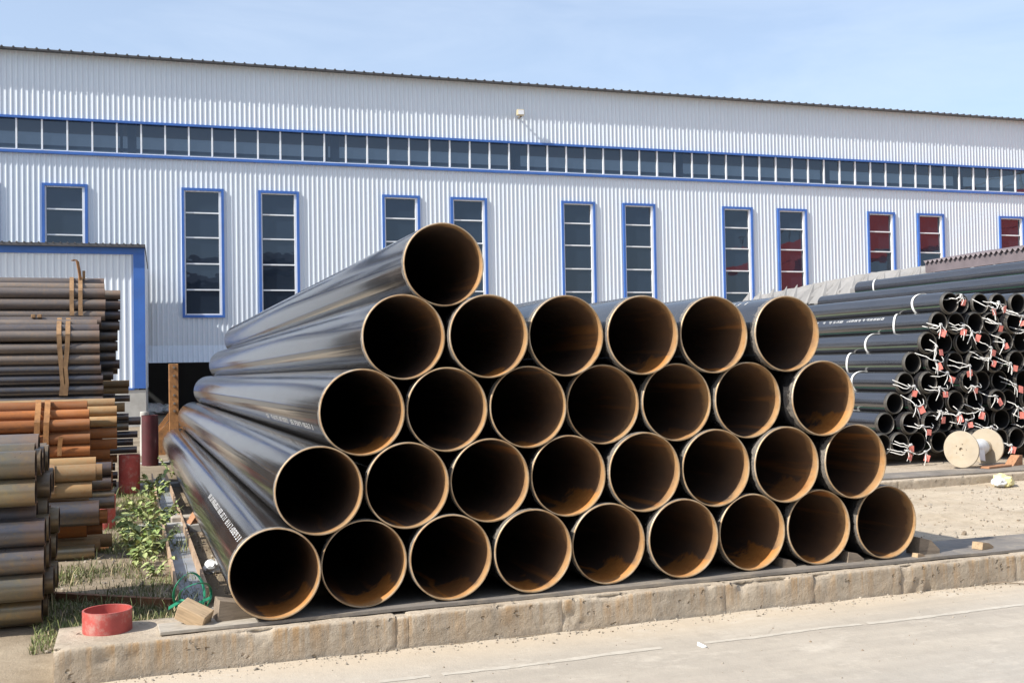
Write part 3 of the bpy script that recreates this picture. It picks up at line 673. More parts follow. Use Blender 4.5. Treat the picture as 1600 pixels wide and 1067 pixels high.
for r in range(8):
    for i in range(16):
        x = left_x[r]+i*S2; z = .155+R2+r*H2
        if x > 15.75: break
        dy = rr.uniform(-.10, .12)+(.0 if i else rr.uniform(-.05, .05))
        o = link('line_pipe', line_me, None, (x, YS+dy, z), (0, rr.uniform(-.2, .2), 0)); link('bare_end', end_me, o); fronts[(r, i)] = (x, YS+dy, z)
        if i == 0:
            link('white_band', bands[r % 4], o, (0, bdist[r], 0)); lab = 'white-banded slim black pipe at the slanting flank, %s of the tied stack' % ROW8[r]
        else: lab = 'slim black coated pipe, %s along in the %s of the rope-tied stack' % (['', 'second', 'third', 'fourth', 'fifth', 'sixth', 'seventh', 'eighth', 'ninth', 'tenth', 'eleventh', 'twelfth', 'thirteenth', 'fourteenth', 'fifteenth', 'sixteenth'][i], ROW8[r])
        tag(o, lab, 'pipe', 'slim black coated pipes in the rope-tied stack')
        if (r, i) == (6, 0): stencil(o, R2, math.radians(128)-0, math.radians(16), 1.15, 3.1, 8)
for yb, lb in ((7.2, 'dark timber bearer under the mouths of the slim black pipes'), (12.4, 'dark timber bearer under the middle of the slim black pipes'), (17.2, 'dark timber bearer under the far ends of the slim black pipes')):
    tag(MB().bevbox((12.85, yb, .074), (6.2, .22, .148), .008).build('timber_bearer', 'wood_dark'), lb, 'timber')
# ropes with red tags
tags = [(352,145),(517,195),(573,182),(240,308),(352,303),(553,285),(670,255),(428,335),(580,378),(232,412),(515,415),(222,487),(515,472),(630,497),(385,525),(290,557),(660,610),(420,617),(88,632),(255,637),(548,677),(127,720),(665,748),(245,775),(333,768),(450,750),(388,800),(167,840),(503,845),(72,930),(65,972),(155,978),(615,933),(720,330),(735,560),(725,820)]
q = random.Random(5)
for (tx, ty) in tags:
    px, py = 1400+tx/3.44, 430+ty/3.44
    yfr = YS-.17
    T = on_y(px, py, yfr)
    (tr_, ti_) = min(fronts, key=lambda k: (fronts[k][0]-T.x)**2+(fronts[k][2]-T.z)**2)
    root = tag(empty('rope_tie', T), 'knotted white rope with red tag at the %s pipe of the %s, tied stack' % ((ORD+['tenth', 'eleventh', 'twelfth'])[min(11, ti_)], ROW8[tr_]), 'rope', 'white ropes with red tags on the slim pipes')
    rp = MB(); kn = Vector((q.uniform(-.10, .03), -.02, q.uniform(.05, .13)))
    for s_ in range(q.choice((2, 3, 3))):
        a = Vector((q.uniform(-.28, -.08) if q.random() < .7 else q.uniform(.1, .3), q.uniform(.12, .30), q.uniform(.03, .26)))
        pts = []
        for k in range(7):
            t = k/6; p = a.lerp(kn, t); p.z -= .05*math.sin(t*PI)*q.uniform(.3, 1.2); p.y -= .10*math.sin(t*PI); p.x += .015*math.sin(5*t+s_)
            pts.append(p)
        rp.tube(pts, .0065, 5)
    for s_ in range(q.choice((2, 3))):
        e = kn+Vector((q.uniform(-.10, .10), q.uniform(-.03, .03), -q.uniform(.10, .24))); m = kn.lerp(e, .5)+Vector((q.uniform(-.03, .03), -.02, 0))
        rp.tube([kn, m, e], [.0065, .0065, .005], 5)
    rp.build('rope', 'rope', root)
    kb = MB(); kb.tube([kn+Vector((-.03, 0, .015)), kn+Vector((-.01, -.012, -.005)), kn+Vector((.012, .01, .01)), kn+Vector((.028, 0, -.018))], [.011, .017, .017, .010], 7); kb.build('knot', 'rope', root)
    tg = MB(); w, h = q.uniform(.075, .10), q.uniform(.085, .115); rot = Euler((q.uniform(-.2, .3), q.uniform(-.5, .5), q.uniform(-.5, .3))).to_matrix()
    tg.box((.01, -.035, -.01), (w, .004, h), rot)
    tg.build('red_tag', 'tag', root)

# second pile of line pipes to the right, only its far ends show over the tied stack
for k, (px, py, X, lab) in enumerate([(1345, 452, 15.6, 'long black pipe with white band lying highest behind the tied stack'), (1287, 474, 15.25, 'long black pipe lying just below the highest one behind the tied stack')]):
    P = on_x(px, py, X); o = link('line_pipe', line_me, None, (X, P.y-L2, P.z)); link('bare_end', end_me, o)
    if k == 0: link('white_band', bands[0], o, (0, L2-.6, 0))
    tag(o, lab, 'pipe')
    for yb, w_ in ((7.6, 'near'), (11.4, 'far')):
        zt = P.z-R2-.002; zb_ = .155+R2+7*H2+R2*.92
        tag(MB().bevbox((X, yb, (zt+zb_)/2), (.34, .16, zt-zb_), .006).build('timber_spacer', 'wood_dark'), 'dark timber spacer under the %s, %s one' % (('highest black pipe', 'second highest black pipe')[k], w_), 'timber')
# tarpaulin covered heap behind
tp = MB(); n = 240; V = []; Y0, Y1 = 22.4, 9.0
prof_n = 44
for i in range(n+1):
    t = i/n; Y = Y0+(Y1-Y0)*t; ztop = 3.66+.32*min(1, t*2.2)-.06*t
    if t < .08: ztop -= .9*(.08-t)/.08
    ft = (t*21) % 1.0; fold = 1-abs(2*ft-1)+.12*math.sin(t*90)
    for j in range(prof_n):
        u_ = j/(prof_n-1)
        if u_ < .35: x = 17.45+.32*(1-u_/.35)*-1+.25*u_; z = ztop-.06-(1-u_/.35)*2.8; out = fold*.60*min(1, (1-u_/.35)*9)
        else: x = 17.45+(u_-.35)/.65*3.2; z = ztop+.10*math.sin((u_-.35)/.65*PI); out = 0
        x -= out; V.append((x, Y+.04*fbm(Y, j, 2, 3), z+.03*fbm(Y, u_*4, 1.4, 7)))
F = [(i*prof_n+j, i*prof_n+j+1, (i+1)*prof_n+j+1, (i+1)*prof_n+j) for i in range(n) for j in range(prof_n-1)]
tp.add(V, F, 0, False); tp.add(V[:prof_n], [tuple(range(prof_n))]); tp.add(V[-prof_n:], [tuple(range(prof_n))[::-1]])
tag(tp.build('tarpaulin', 'tarp'), 'grey folded tarpaulin draped over a long heap by the warehouse windows', 'tarpaulin')
tarp_o = bpy.data.objects['tarpaulin']; tq = random.Random(2)
for k in range(13):
    Y = 20.9-k*.62+tq.uniform(-.1, .1); w = tq.uniform(.22, .34); ot = tq.uniform(.26, .44); hh = tq.uniform(.55, .75); zt = 3.84+.008*k; xs_ = 16.93
    ap = Vector((xs_+.24, Y, zt)); b = MB(); n_ = 7; base = []
    for j in range(n_):
        a = PI*j/(n_-1); base.append(Vector((xs_-ot*math.sin(a)*(1 if j % 2 else .62), Y+w*math.cos(a), zt-hh)))
    b.add([ap]+base+[Vector((xs_+.3, Y, zt-hh))], [(0, j+1, j+2) for j in range(n_-1)]); b.build('fold', 'tarp', tarp_o)
tag(MB().bevbox((19.1, 15.5, .42), (2.6, 12, 1.1), .05).build('covered_crate', 'wood_dark'), 'long dark crate hidden under the grey tarpaulin', 'crate')
cs = MB(); V = []; nn = 330
for i in range(nn+1):
    Y = 13.4-i*(13.4-6.0)/nn; zz = .035*math.cos(i*.92*1.0)
    V += [(17.2, Y, 4.02+zz-.02), (19.2, Y, 4.30+zz), (17.2, Y, 4.012+zz-.02), (19.2, Y, 4.292+zz)]
cs.add(V, [f for i in range(nn) for f in ((i*4, i*4+1, i*4+5, i*4+4), (i*4+2, i*4+6, i*4+7, i*4+3), (i*4, i*4+4, i*4+6, i*4+2))], 0, True)
cs.box((17.28, 9.7, 3.86), (.05, 7.4, .24))
tag(cs.build('corrugated_sheet', 'sheet'), 'mauve-brown corrugated roofing sheet lying over the end of the tarpaulin', 'roof sheet')

# ------------------------------------------------------------------ cable reel, blocks, rubbish on the right
c1 = Vector((10.79, 5.37, .0)); c2 = Vector((11.50, 5.62, .0)); RF = .275; axd = (c2-c1).normalized(); ang = math.atan2(axd.y, axd.x); Lr = (c2-c1).length
reel = tag(empty('cable_reel', (c1.x, c1.y, .022), ang), 'empty plywood cable reel with white wrapping on its drum', 'cable reel')
for k, x in enumerate((0, Lr)):
    f = MB(); f.sweep([(.028, -.016), (RF-.004, -.016), (RF, -.012), (RF, .012), (RF-.004, .016), (.028, .016)], 'x', 56, closed=True, smooth=False)
    fo = flip_out(f.mesh('flange', 'ply')); fo_ = link('flange', fo, reel, (x, 0, RF))
    for j in range(5):
        a = j*2*PI/5+.6; MB().tube([(-.024, .085*math.cos(a), .085*math.sin(a)), (.0, .085*math.cos(a), .085*math.sin(a))], .007, 6).build('bolt', 'bolt', fo_)
MB().tube([(.014, 0, RF), (Lr-.014, 0, RF)], .10, 24).build('drum', 'ply', reel)
wr = MB(); wr.sweep([(.108, .10), (.122, .13), (.118, Lr*.5), (.125, Lr-.15), (.110, Lr-.12)], 'x', 32); wr.v = [(x, y+.004*math.sin(x*60+z*40), z+RF) for x, y, z in wr.v]
wr.add([(Lr*.35, -.118, RF-.02), (Lr*.62, -.118, RF-.02), (Lr*.60, -.135, RF-.20), (Lr*.40, -.13, RF-.17)], [(0, 1, 2, 3)])
wr.build('white_wrapping', 'plastic', reel)
tag(MB().prism([(0, 0, 0), (.24, 0, 0), (.24, 0, .15), (.17, 0, .15)], (0, .15, 0)).build('wooden_wedge', 'rust_wood', None, (11.62, 5.22, .021), (0, 0, .2)), 'reddish wooden wedge beside the cable reel', 'wedge')
tag(MB().bevbox((0, 0, .05), (.26, .14, .10), .008).build('timber_block', 'wood_dark', None, (12.05, 5.12, .021), (0, 0, .15)), 'grey timber offcut next to the reddish wedge by the reel', 'timber')
tag(MB().bevbox((0, 0, .015), (.55, .16, .03), .004).build('board', 'rust_wood', None, (11.25, 5.18, .021), (0, 0, .2)), 'reddish board lying flat in front of the cable reel', 'board')
p = on_z(1572, 757, -.11); bag = lump('plastic_bag', (p.x, p.y+.06, yard_z(p.x, p.y)+.07), .14, 'plastic_y', 4, .7, 'crumpled white and yellow plastic bag on sand by the far kerb', 'bag')
lump('bag_fold', (-.12, -.05, .0), .09, 'plastic', 7, .7); bpy.data.objects['bag_fold'].parent = bag
p = on_z(333, 893, -.12); lump('plastic_bag', (p.x, p.y, yard_z(p.x, p.y)+.05), .085, 'plastic', 9, .75, 'small white plastic scrap on soil beside the weedy-end pipe', 'bag')

# ------------------------------------------------------------------ bundles on the left (pipes lie along x, mouths to the right)
tube_cache = {}
def side_mesh(r, L, mat):
    key = (round(r, 3), round(L, 2), mat)
    if key not in tube_cache:
        b = MB(); sg = 28; b.sweep([(r, 0), (r, -.5), (r, -L)], 'x', sg, mi=0); i_ = MB().sweep([(r*.86, 0), (r*.86, -L)], 'x', sg); b.add(i_.v, i_.f, 1, True)
        b.sweep([(r*.86, 0), (r, 0)], 'x', sg, mi=2, smooth=False); b.sweep([(r, -L), (r*.86, -L)], 'x', sg, mi=2, smooth=False)
        me = b.mesh('stock_pipe', [mat, 'bore', 'end_rust'])
        bm = bmesh.new(); bm.from_mesh(me)
        for f in bm.faces:
            c = f.calc_center_median(); n_ = f.normal; rad = Vector((0, c.y, c.z))
            if f.material_index == 0 and n_.dot(rad) < 0: f.normal_flip()
            if f.material_index == 1 and n_.dot(rad) > 0: f.normal_flip()
        bm.to_mesh(me); bm.free(); tube_cache[key] = me
    return tube_cache[key]
rl = random.Random(9)
def side_pipe(px, py, Y, r, mat, lab, group, L=6.0, pos=None):
    P = pos or on_y(px, py, Y)
    o = link('stock_pipe', side_mesh(r, L+rl.choice((0, .15, .3)), mat), None, (P.x, Y, P.z), (rl.uniform(0, 6.28), 0, 0)); return tag(o, lab, 'pipe', group)
G1 = 'thick varnished pipes in the near bundle by the kerb end'
for k, (px, py, Y, mat, lab) in enumerate([(61, 698, 1.32, 'grey', 'grey pipe highest at the back of the thick olive bundle'), (55, 713, 1.11, 'olive', 'olive pipe second from the top of the thick bundle'), (56, 725, .90, 'olive', 'thick olive-yellow pipe, third down in the bundle by the kerb end'), (56, 768, .90, 'olive', 'thick olive-yellow pipe, fourth down in the bundle by the kerb end'), (58, 803, 1.06, 'grey', 'grey pipe with a rust streak, recessed mid bundle by the kerb end'), (71, 830, .90, 'dark', 'thick dark blue-grey pipe protruding mid bundle by the kerb end'), (70, 872, .90, 'dark', 'thick dark pipe with yellow paint drip in the bundle by the kerb end'), (68, 914, .90, 'olive', 'thick olive pipe, third from the bottom by the kerb end'), (66, 950, 1.03, 'olive', 'thick olive pipe, second from the bottom by the kerb end'), (64, 974, 1.20, 'olive', 'lowest thick olive pipe resting on the ground by the kerb end')]):
    side_pipe(px, py, Y, .0985, mat, lab, G1)
    if k >= 2:
        P = on_y(px, py, Y)
        for j in range(1, 5):
            side_pipe(0, 0, Y+.205*j, .0985, 'olive', 'thick pipe with rusty mouth behind the front rank of the kerb-end bundle', G1, pos=Vector((P.x+rl.uniform(-.03, .07), 0, P.z)))
MBs = MB().bevbox((0, 0, 0), (.12, 1.0, .12), .01)
tag(MBs.build('timber_bearer', 'wood_dark', None, (-1.95, 1.45, yard_z(-1.95, 1.45)+.03)), 'timber bearer under the thick olive bundle', 'timber')
G2 = 'mixed pipes in the middle bundle beside the weeds'
mid = [(150, 725, 4.12, .074, 'tan'), (150, 737.5, 3.75, .082, 'tan'), (160, 737, 3.93, .082, 'tan'), (144, 764, 3.75, .080, 'tan'), (139, 787, 3.97, .06, 'tan'), (155, 800, 3.68, .118, 'dark'), (136, 826, 3.95, .078, 'rust'), (175, 843, 4.12, .066, 'tan'), (157, 850, 3.92, .066, 'tan'), (148, 861, 3.74, .068, 'olive'), (174, 732, 4.42, .07, 'dark'), (174, 753, 4.42, .07, 'dark'), (179, 772, 4.42, .05, 'olive'), (179, 784, 4.28, .062, 'dark'), (168, 806, 4.25, .07, 'rust'), (160, 826, 4.3, .07, 'rust'), (170, 858, 4.3, .066, 'rust')]
mlab = ['tan pipe on top of the middle bundle by the weeds', 'thick tan pipe just under the topmost one of the middle bundle', 'tan pipe sticking out slightly behind the thick tan pipe of the middle bundle', 'tan pipe above the big blue-grey pipe of the middle bundle', 'thin tan pipe lying on the big blue-grey pipe', 'big blue-grey pipe bulging from the middle bundle by the weeds', 'shaded rusty pipe under the big blue-grey pipe', 'longest tan pipe at the foot of the middle bundle by the weeds', 'tan pipe between the longest and the grey-ended one at the bundle foot', 'short grey-olive pipe lowest in the middle bundle on the soil', 'dark pipe mouth behind the tan pipes, upper one', 'dark pipe mouth behind the tan pipes, lower one', 'thin olive pipe over the red stub post', 'dark pipe ending over the red stub post', 'rusty pipe hidden behind the big blue-grey pipe', 'rusty pipe low behind the middle bundle', 'rusty pipe at the foot behind the middle bundle']
for (a, lb) in zip(mid, mlab): side_pipe(*a, lb, G2, 5.0)
G3 = 'rusty orange pipes in the strapped bundle behind'
def ordn(i): return ['topmost', 'second', 'third', 'fourth', 'fifth', 'sixth', 'seventh', 'eighth', 'ninth', 'tenth', 'eleventh', 'twelfth', 'thirteenth', 'fourteenth'][i]
for i, (px, py, Y) in enumerate([(136.5, 635, 6.74), (139.5, 648, 6.62), (140.5, 663, 6.5), (141, 684, 6.5), (141, 703, 6.5), (141, 722, 6.5), (140, 741, 6.5), (140, 760, 6.5), (141, 779, 6.5), (140, 797, 6.5)]):
    side_pipe(px, py, Y, .071, 'rust', 'rusty orange pipe, %s down the front rank of the strapped orange bundle' % ordn(i), G3, 5.5)
for i, (px, py, Y) in enumerate([(179.5, 630, 7.12), (182.6, 642, 7.0), (182.6, 658, 6.92), (183, 676, 6.92), (183, 693, 6.92), (172, 708, 6.92), (176, 726, 6.92), (176, 744, 6.92), (176, 762, 6.92), (176, 780, 6.92)]):
    side_pipe(px, py, Y, .066, 'tan' if i < 3 else 'rust', 'longer tan-rust pipe, %s down in the rear rank of the orange bundle' % ordn(i), G3, 5.5)
G4 = 'assorted pipe ends poking out behind the orange bundle'
for i, (px, py, r, mat) in enumerate([(202, 599, .05, 'tan'), (201, 609, .055, 'tan'), (203, 622, .05, 'dark'), (195, 636, .07, 'tan'), (201, 651, .055, 'dark'), (220, 657, .062, 'dark'), (201, 666, .06, 'olive'), (215, 678, .05, 'dark'), (208, 690, .055, 'dark'), (214, 702, .052, 'dark'), (183, 716, .06, 'rust'), (180, 729, .055, 'dark'), (184, 742, .055, 'dark'), (182, 755, .055, 'dark')]):
    side_pipe(px, py, 9.80+.06*(i % 3), r, mat, '%s stock pipe end poking out behind the orange bundle, %s down' % ({'tan': 'tan', 'dark': 'dark', 'olive': 'olive', 'rust': 'rusty'}[mat], ordn(i)), G4, 6.5)
G5 = 'grey-brown pipes in the tall bundles before the annex'
far1 = [(162.7, 443, 10.05), (163.4, 451, 9.88), (164, 459, 9.70), (165, 476, 9.66), (164, 493, 9.66)]
far2 = [(158, 503, 9.48), (152, 507.5, 9.30), (155, 515, 9.14), (155.5, 525, 9.02), (156, 544, 9.02), (156, 561, 9.02), (158, 577, 9.02), (161, 592, 9.02), (161.7, 608.5, 9.02), (161, 625, 9.02), (160, 642, 9.02), (160, 659, 9.02), (160, 676, 9.02), (160, 693, 9.02), (160, 710, 9.02), (160, 727, 9.02), (160, 744, 9.02), (160, 759, 9.02)]
for i, (px, py, Y) in enumerate(far1): side_pipe(px, py, Y, .079, 'grey', 'grey-brown pipe, %s down in the topmost strapped bundle before the annex' % ordn(i), G5)
for i, (px, py, Y) in enumerate(far2):
    side_pipe(px, py, Y, .078, 'grey' if i < 6 else 'dark', '%s pipe, %s down in the tall bundle under the topmost one' % ('grey-brown' if i < 6 else 'dark', ordn(i)) if i < 9 else 'dark pipe low in the tall bundle, hidden behind the orange bundle', G5)
for i, (px, py, Y) in enumerate(far1+far2[2:12]):  # extra inner ranks, added to block light showing through the gaps
    P = on_y(px, py, Y)
    for j in (1, 2): side_pipe(0, 0, Y+.17*j, .078, 'dark', 'dark filler pipe added inside the tall bundles to block light through the gaps', G5, pos=Vector((P.x-.10-.05*j, 0, P.z-.01*j)))
for i, (px, py) in enumerate(zip((188, 188, 188, 187, 184, 184, 181, 187, 177, 179, 180), (461, 477, 493, 509, 525, 541, 557, 569, 586, 602, 618))):
    side_pipe(px, py, 10.42, .074, 'grey' if i < 2 else 'dark', 'longer pipe, %s down in the rear rank of the tall bundles' % ordn(i), G5)
    P = on_y(px, py+8, 10.42); side_pipe(0, 0, 10.58, .074, 'dark', 'dark filler pipe added inside the tall bundles to block light through the gaps', G5, pos=Vector((P.x-.03, 0, P.z)))  # darker rank added behind to stop light showing between the rear pipes
tag(MB().box((0, 0, 0), (.14, .9, .13)).build('timber_bearer', 'wood_dark', None, (-2.4, 9.6, -.06)), 'timber bearer under the tall bundles', 'timber')
# straps: flat bars following the face of a bundle
def strap(pts, w, lab, mat='strap'):
    P = [on_y(px, py, Y) for px, py, Y in pts]
    return tag(MB().ribbon(P, (1, 0, 0), w, .008).build('steel_strap', mat), lab, 'strap', 'rusty steel straps round the pipe bundles')
for x, lb in ((112, 'strap round the topmost bundle, farther from the pipe mouths'), (125.5, 'strap round the topmost bundle, nearer the pipe mouths')):
    strap([(x, 433.5, 10.02), (x, 437, 9.90), (x, 446, 9.74), (x, 454, 9.60), (x, 476, 9.575), (x+.5, 493, 9.55)], .058, 'rusty '+lb)
for x, dx, lb in ((92, 4, 'strap with a bent lower end round the tall bundle'), (106, -4, 'strap round the tall bundle, nearer the pipe mouths')):
    strap([(x+1, 497, 9.40), (x+.5, 502, 9.24), (x, 510, 9.04), (x, 522, 8.93), (x+dx*.3, 545, 8.93), (x+dx, 575, 8.93), (x+dx+2, 600, 8.93), (x+dx, 618, 8.93)], .062, 'ochre '+lb)
for x, lb in ((59, 'strap round the orange bundle, farther from the pipe mouths'), (73.5, 'strap round the orange bundle, nearer the pipe mouths')):
    strap([(x+1, 625, 6.70), (x+1, 632, 6.60), (x, 645, 6.50), (x-1, 660, 6.42), (x-2, 690, 6.42), (x-2, 712, 6.42)], .062, 'rusty '+lb, 'rusty_iron')
strap([(95, 682, 6.40), (93, 700, 6.41), (93, 712, 6.41)], .05, 'short broken rusty strap on the lower orange bundle', 'rusty_iron')
for x, lb in ((70, 'pale flat strap round the middle bundle, farther from the mouths'), (80, 'pale flat strap round the middle bundle, nearer the mouths')):
    strap([(x, 726, 3.72), (x, 733, 3.66), (x, 748, 3.655), (x, 764, 3.655), (x, 772, 3.66)], .058, lb, 'strap')
st = tag(empty('bent_strap_end', on_y(124, 437, 9.9)), 'bent rusty strap end standing up on the topmost bundle', 'strap')
P = [on_y(x, y, 9.9)-st.location for x, y in ((126, 440), (124, 425), (121, 409), (118, 406), (113, 407.5))]
MB().ribbon(P, (.6, .8, 0), .06, .01).build('strip', 'rusty_iron', st)
bb = on_y(131, 430, 9.95)-st.location; MB().box(bb, (.04, .04, .13)).build('clip', 'strap', st)
# yellow and rusty drips on the thick pipes: small child marks are part of the paint; strap tabs on the tall bundle
for px in (52, 62):
    p = on_y(px, 494, 9.40); tag(MB().bevbox((0, 0, 0), (.055, .06, .05), .006).build('strap_clip', 'strap', None, p), 'small rusty strap clip on top of the tall bundle', 'clip', 'strap clips on the tall bundle')

# ------------------------------------------------------------------ red posts, ring, channel, stanchion
def hollow(name, x, y, zb, r, h, mat, lab, cat, tilt=(0, 0, 0), wall=.012, group=None):
    root = empty(name, (x, y, zb)); root.rotation_euler = tilt
    b = MB(); b.sweep([(r, 0), (r, h)], 'z', 40); i_ = MB().sweep([(r-wall, 0), (r-wall, h)], 'z', 40); b.add(i_.v, [f[::-1] for f in i_.f], 0, True); b.build('wall', mat, root)
    MB().sweep([(r, h), (r-wall, h)], 'z', 40, smooth=False).build('top_edge', mat, root); return tag(root, lab, cat, group)
p = on_z(166, 991, -.03); hollow('steel_ring', -1.055, .215, -.038, .155, .145, 'red_paint', 'short scuffed red steel pipe ring standing on the kerb end', 'ring')
p = on_z(202, 773, -.12); hollow('red_post', p.x, p.y+.12, yard_z(p.x, p.y)-.1, .15, .68, 'red_paint', 'red hollow steel post in the weeds beside the bundles', 'post', (0, .01, 0))
p = on_z(172, 826, -.12); hollow('red_post', p.x-.06, p.y+.1, yard_z(p.x, p.y)-.1, .115, .48, 'red_paint', 'short red stub post tucked under the dark pipe ends', 'post', (0, .02, 0))
p = on_z(235, 727, -.12); hollow('shaded_red_post', p.x, p.y+.1, -.2, .155, 1.04, 'shaded_red', 'tall dark red hollow post, shade painted in, behind the red one', 'post')
p = on_z(226, 672, -.1)
bl = tag(empty('pale_bollard', on_y(226, 690, 17)), 'pale round-topped post standing by the annex corner', 'post'); bl.location.z = -.15
MB().sweep([(.10, 0), (.09, .9), (.09, .95), (.085, .97), (.001, .975)], 'z', 20).build('shaft', 'concrete_base', bl)
# channel beam lying beside the pile, open side up
a = Vector((-.46, 1.25, 0)); b_ = Vector((-.47, 11.4, 0)); dirv = (b_-a); Lc = dirv.length; ch = tag(empty('steel_channel', (a.x, a.y, yard_z(a.x, a.y)+.01), -math.atan2(dirv.x, dirv.y)), 'long steel channel beam lying open side up beside the weeds', 'beam')
MB().box((0, Lc/2, .012), (.20, Lc, .016)).build('web', 'galv', ch)
for sx in (-1, 1): MB().prism([(sx*.10, 0, 0), (sx*.118, 0, 0), (sx*.118, 0, .12), (sx*.10, 0, .12)], (0, Lc, 0)).build('flange', 'flange_rust', ch)
# rusty stanchion behind the pile
sc = tag(empty('rusty_stanchion', (-.02, 16.9, -.2)), 'rusty orange steel stanchion with gusset and bolts behind the pipe pile', 'stanchion')
MB().bevbox((0, 0, 1.02), (.20, .12, 2.04), .01).build('column', 'rusty_iron', sc)
MB().prism([(-.11, -.02, .98), (-.11, -.02, .82), (-.38, -.02, .50), (-.38, -.02, .62)], (0, .05, 0)).build('brace', 'rusty_iron', sc)
MB().prism([(-.10, -.05, .80), (.32, -.05, .62), (.34, -.05, .02), (-.42, -.05, .02), (-.40, -.05, .50)], (0, .035, 0)).build('gusset', 'rusty_iron', sc)
MB().box((0, 0, .01), (.9, .5, .03)).build('base_plate', 'rusty_iron', sc)
for z in (1.96, 1.78, 1.55, 1.36, 1.18, 1.02):
    MB().tube([(.01, -.055, z), (.01, -.13, z)], .028, 6).build('bolt', 'bolt', sc)
# rusty flat bar across the weeds and loose timber under the first pipe
p1, p2 = on_z(84, 926, -.10), on_z(268, 936, -.10); d = p2-p1
tag(MB().box((0, 0, .03), (d.length+.5, .05, .07)).build('flat_bar', 'end_rust', None, ((p1.x+p2.x)/2-.2, (p1.y+p2.y)/2, -.13), (0, 0, math.atan2(d.y, d.x))), 'dark rusty flat bar lying across the grass', 'bar')
tag(MB().bevbox((0, 0, .03), (1.1, .2, .14), .01).build('timber_bearer', 'board', None, (.08, 5.72, -.12), (0, 0, .02)), 'pale timber bearer poking out under the weedy-end pipe', 'timber')
tag(MB().prism([(-.14, 0, 0), (.14, 0, 0), (.0, 0, .19)], (0, .16, 0)).build('wooden_wedge', 'rust_wood', None, (-.20, 5.1, -.11), (0, 0, .3)), 'rusty-red wedge on the soil beside the weedy-end pipe', 'wedge')
# green strapping loops
gs = tag(empty('green_strapping', (-.52, .62, -.03)), 'loops of green plastic strapping round the end of the channel beam', 'strapping')
for k, (rx, rzz, tilt, off) in enumerate([(.105, .14, .25, (0, 0, .11)), (.11, .11, -.5, (.05, .05, .08))]):
    pts = [Vector((rx*math.cos(a), .07*math.sin(2*a+k)+tilt*rx*math.sin(a), rzz*math.sin(a)))+Vector(off) for a in np.linspace(0, 2*PI, 33)]
    MB().ribbon(pts, (.75, .6, .25), .020, .003).build('loop', 'green_strap', gs)
MB().ribbon([(-.14, 0, .02), (-.05, .03, .06), (.04, -.02, .03), (.16, .02, .07)], (.1, .6, .8), .026, .003).build('loose_end', 'green_strap', gs)

# ------------------------------------------------------------------ weeds, grass, stones
q = random.Random(31)
def leaf_mesh(mat):
    V = [(0, 0, 0), (.32, .30, .06), (.62, .26, .05), (1, 0, -.10), (.62, -.26, .05), (.32, -.30, .06), (.35, 0, -.02), (.68, 0, -.04), (-.08, .20, .02), (-.08, -.20, .02)]
    F = [(0, 6, 1), (6, 7, 2, 1), (7, 3, 2), (0, 5, 6), (6, 5, 4, 7), (7, 4, 3), (0, 1, 8), (0, 9, 5)]
    return MB().add(V, F, 0, True).mesh('leaf', mat)
LEAF = [leaf_mesh('leaf'), leaf_mesh('leaf'), leaf_mesh('leaf2')]
def weed(x, y, h, nst, nl, size, lab):
    nl = int(nl*2.1); h *= .85; size *= .72; root = tag(empty('weed', (x, y, yard_z(x, y)), q.uniform(0, 6)), lab, 'weed', 'leafy weeds between the bundles and the pile')
    st = MB(); lv = []
    for s_ in range(nst):
        a = q.uniform(0, 6.28); lean = q.uniform(.2, .95)*h; top = Vector((math.cos(a)*lean, math.sin(a)*lean, h*q.uniform(.6, 1.0))); pts = []
        for k in range(6):
            t = k/5; pts.append(Vector((top.x*t**1.4, top.y*t**1.4, top.z*t))+Vector((q.uniform(-.01, .01), q.uniform(-.01, .01), 0)))
        st.tube(pts, [.006*(1-.6*k/5) for k in range(6)], 5)
        for j in range(nl):
            t = q.uniform(.25, 1); i = min(4, int(t*5)); lv.append((pts[i].lerp(pts[i+1], t*5-i), q.uniform(0, 6.28)))
    st.build('stem', 'stem', root)
    for (p, a) in lv:
        s_ = size*q.uniform(.55, 1.25); o = link('leaf', q.choice(LEAF), root, p, (q.uniform(-.5, .5), q.uniform(-.1, .75), a)); o.scale = (s_, s_, s_)
for (px, py, h, nst, nl, sz, lab) in [(232, 872, .40, 6, 8, .105, 'broad-leaved pale green weed by the channel beam, beside the bare patch'), (212, 886, .26, 5, 7, .095, 'low broad-leaved weed at the edge of the bare patch'), (240, 835, .46, 6, 8, .105, 'tall leafy weed against the channel beam flange'), (225, 815, .50, 6, 8, .11, 'tallest leafy weed between the red stub post and the beam'), (252, 858, .34, 5, 7, .09, 'weed leaning onto the channel beam'), (246, 788, .44, 5, 7, .12, 'weed in front of the red hollow post by the beam'), (196, 838, .30, 4, 6, .10, 'shaded weed by the foot of the middle bundle'), (268, 745, .5, 4, 6, .10, 'weed by the far end of the channel beam'), (205, 866, .36, 6, 8, .10, 'leafy weed left of the bare patch, before the middle bundle foot'), (222, 850, .44, 6, 9, .115, 'big-leaved weed in the thick of the clump'), (240, 900, .20, 5, 6, .07, 'small-leaved low weed on the bare patch by the beam'), (236, 770, .40, 5, 8, .13, 'weed between the red hollow post and the shade-darkened red post'), (262, 815, .36, 5, 7, .09, 'weed hanging over the channel beam rim')]:
    p = on_z(px, py, -.12); weed(p.x, p.y, h, nst, nl, sz, lab)
gr = MB(); gd = MB()
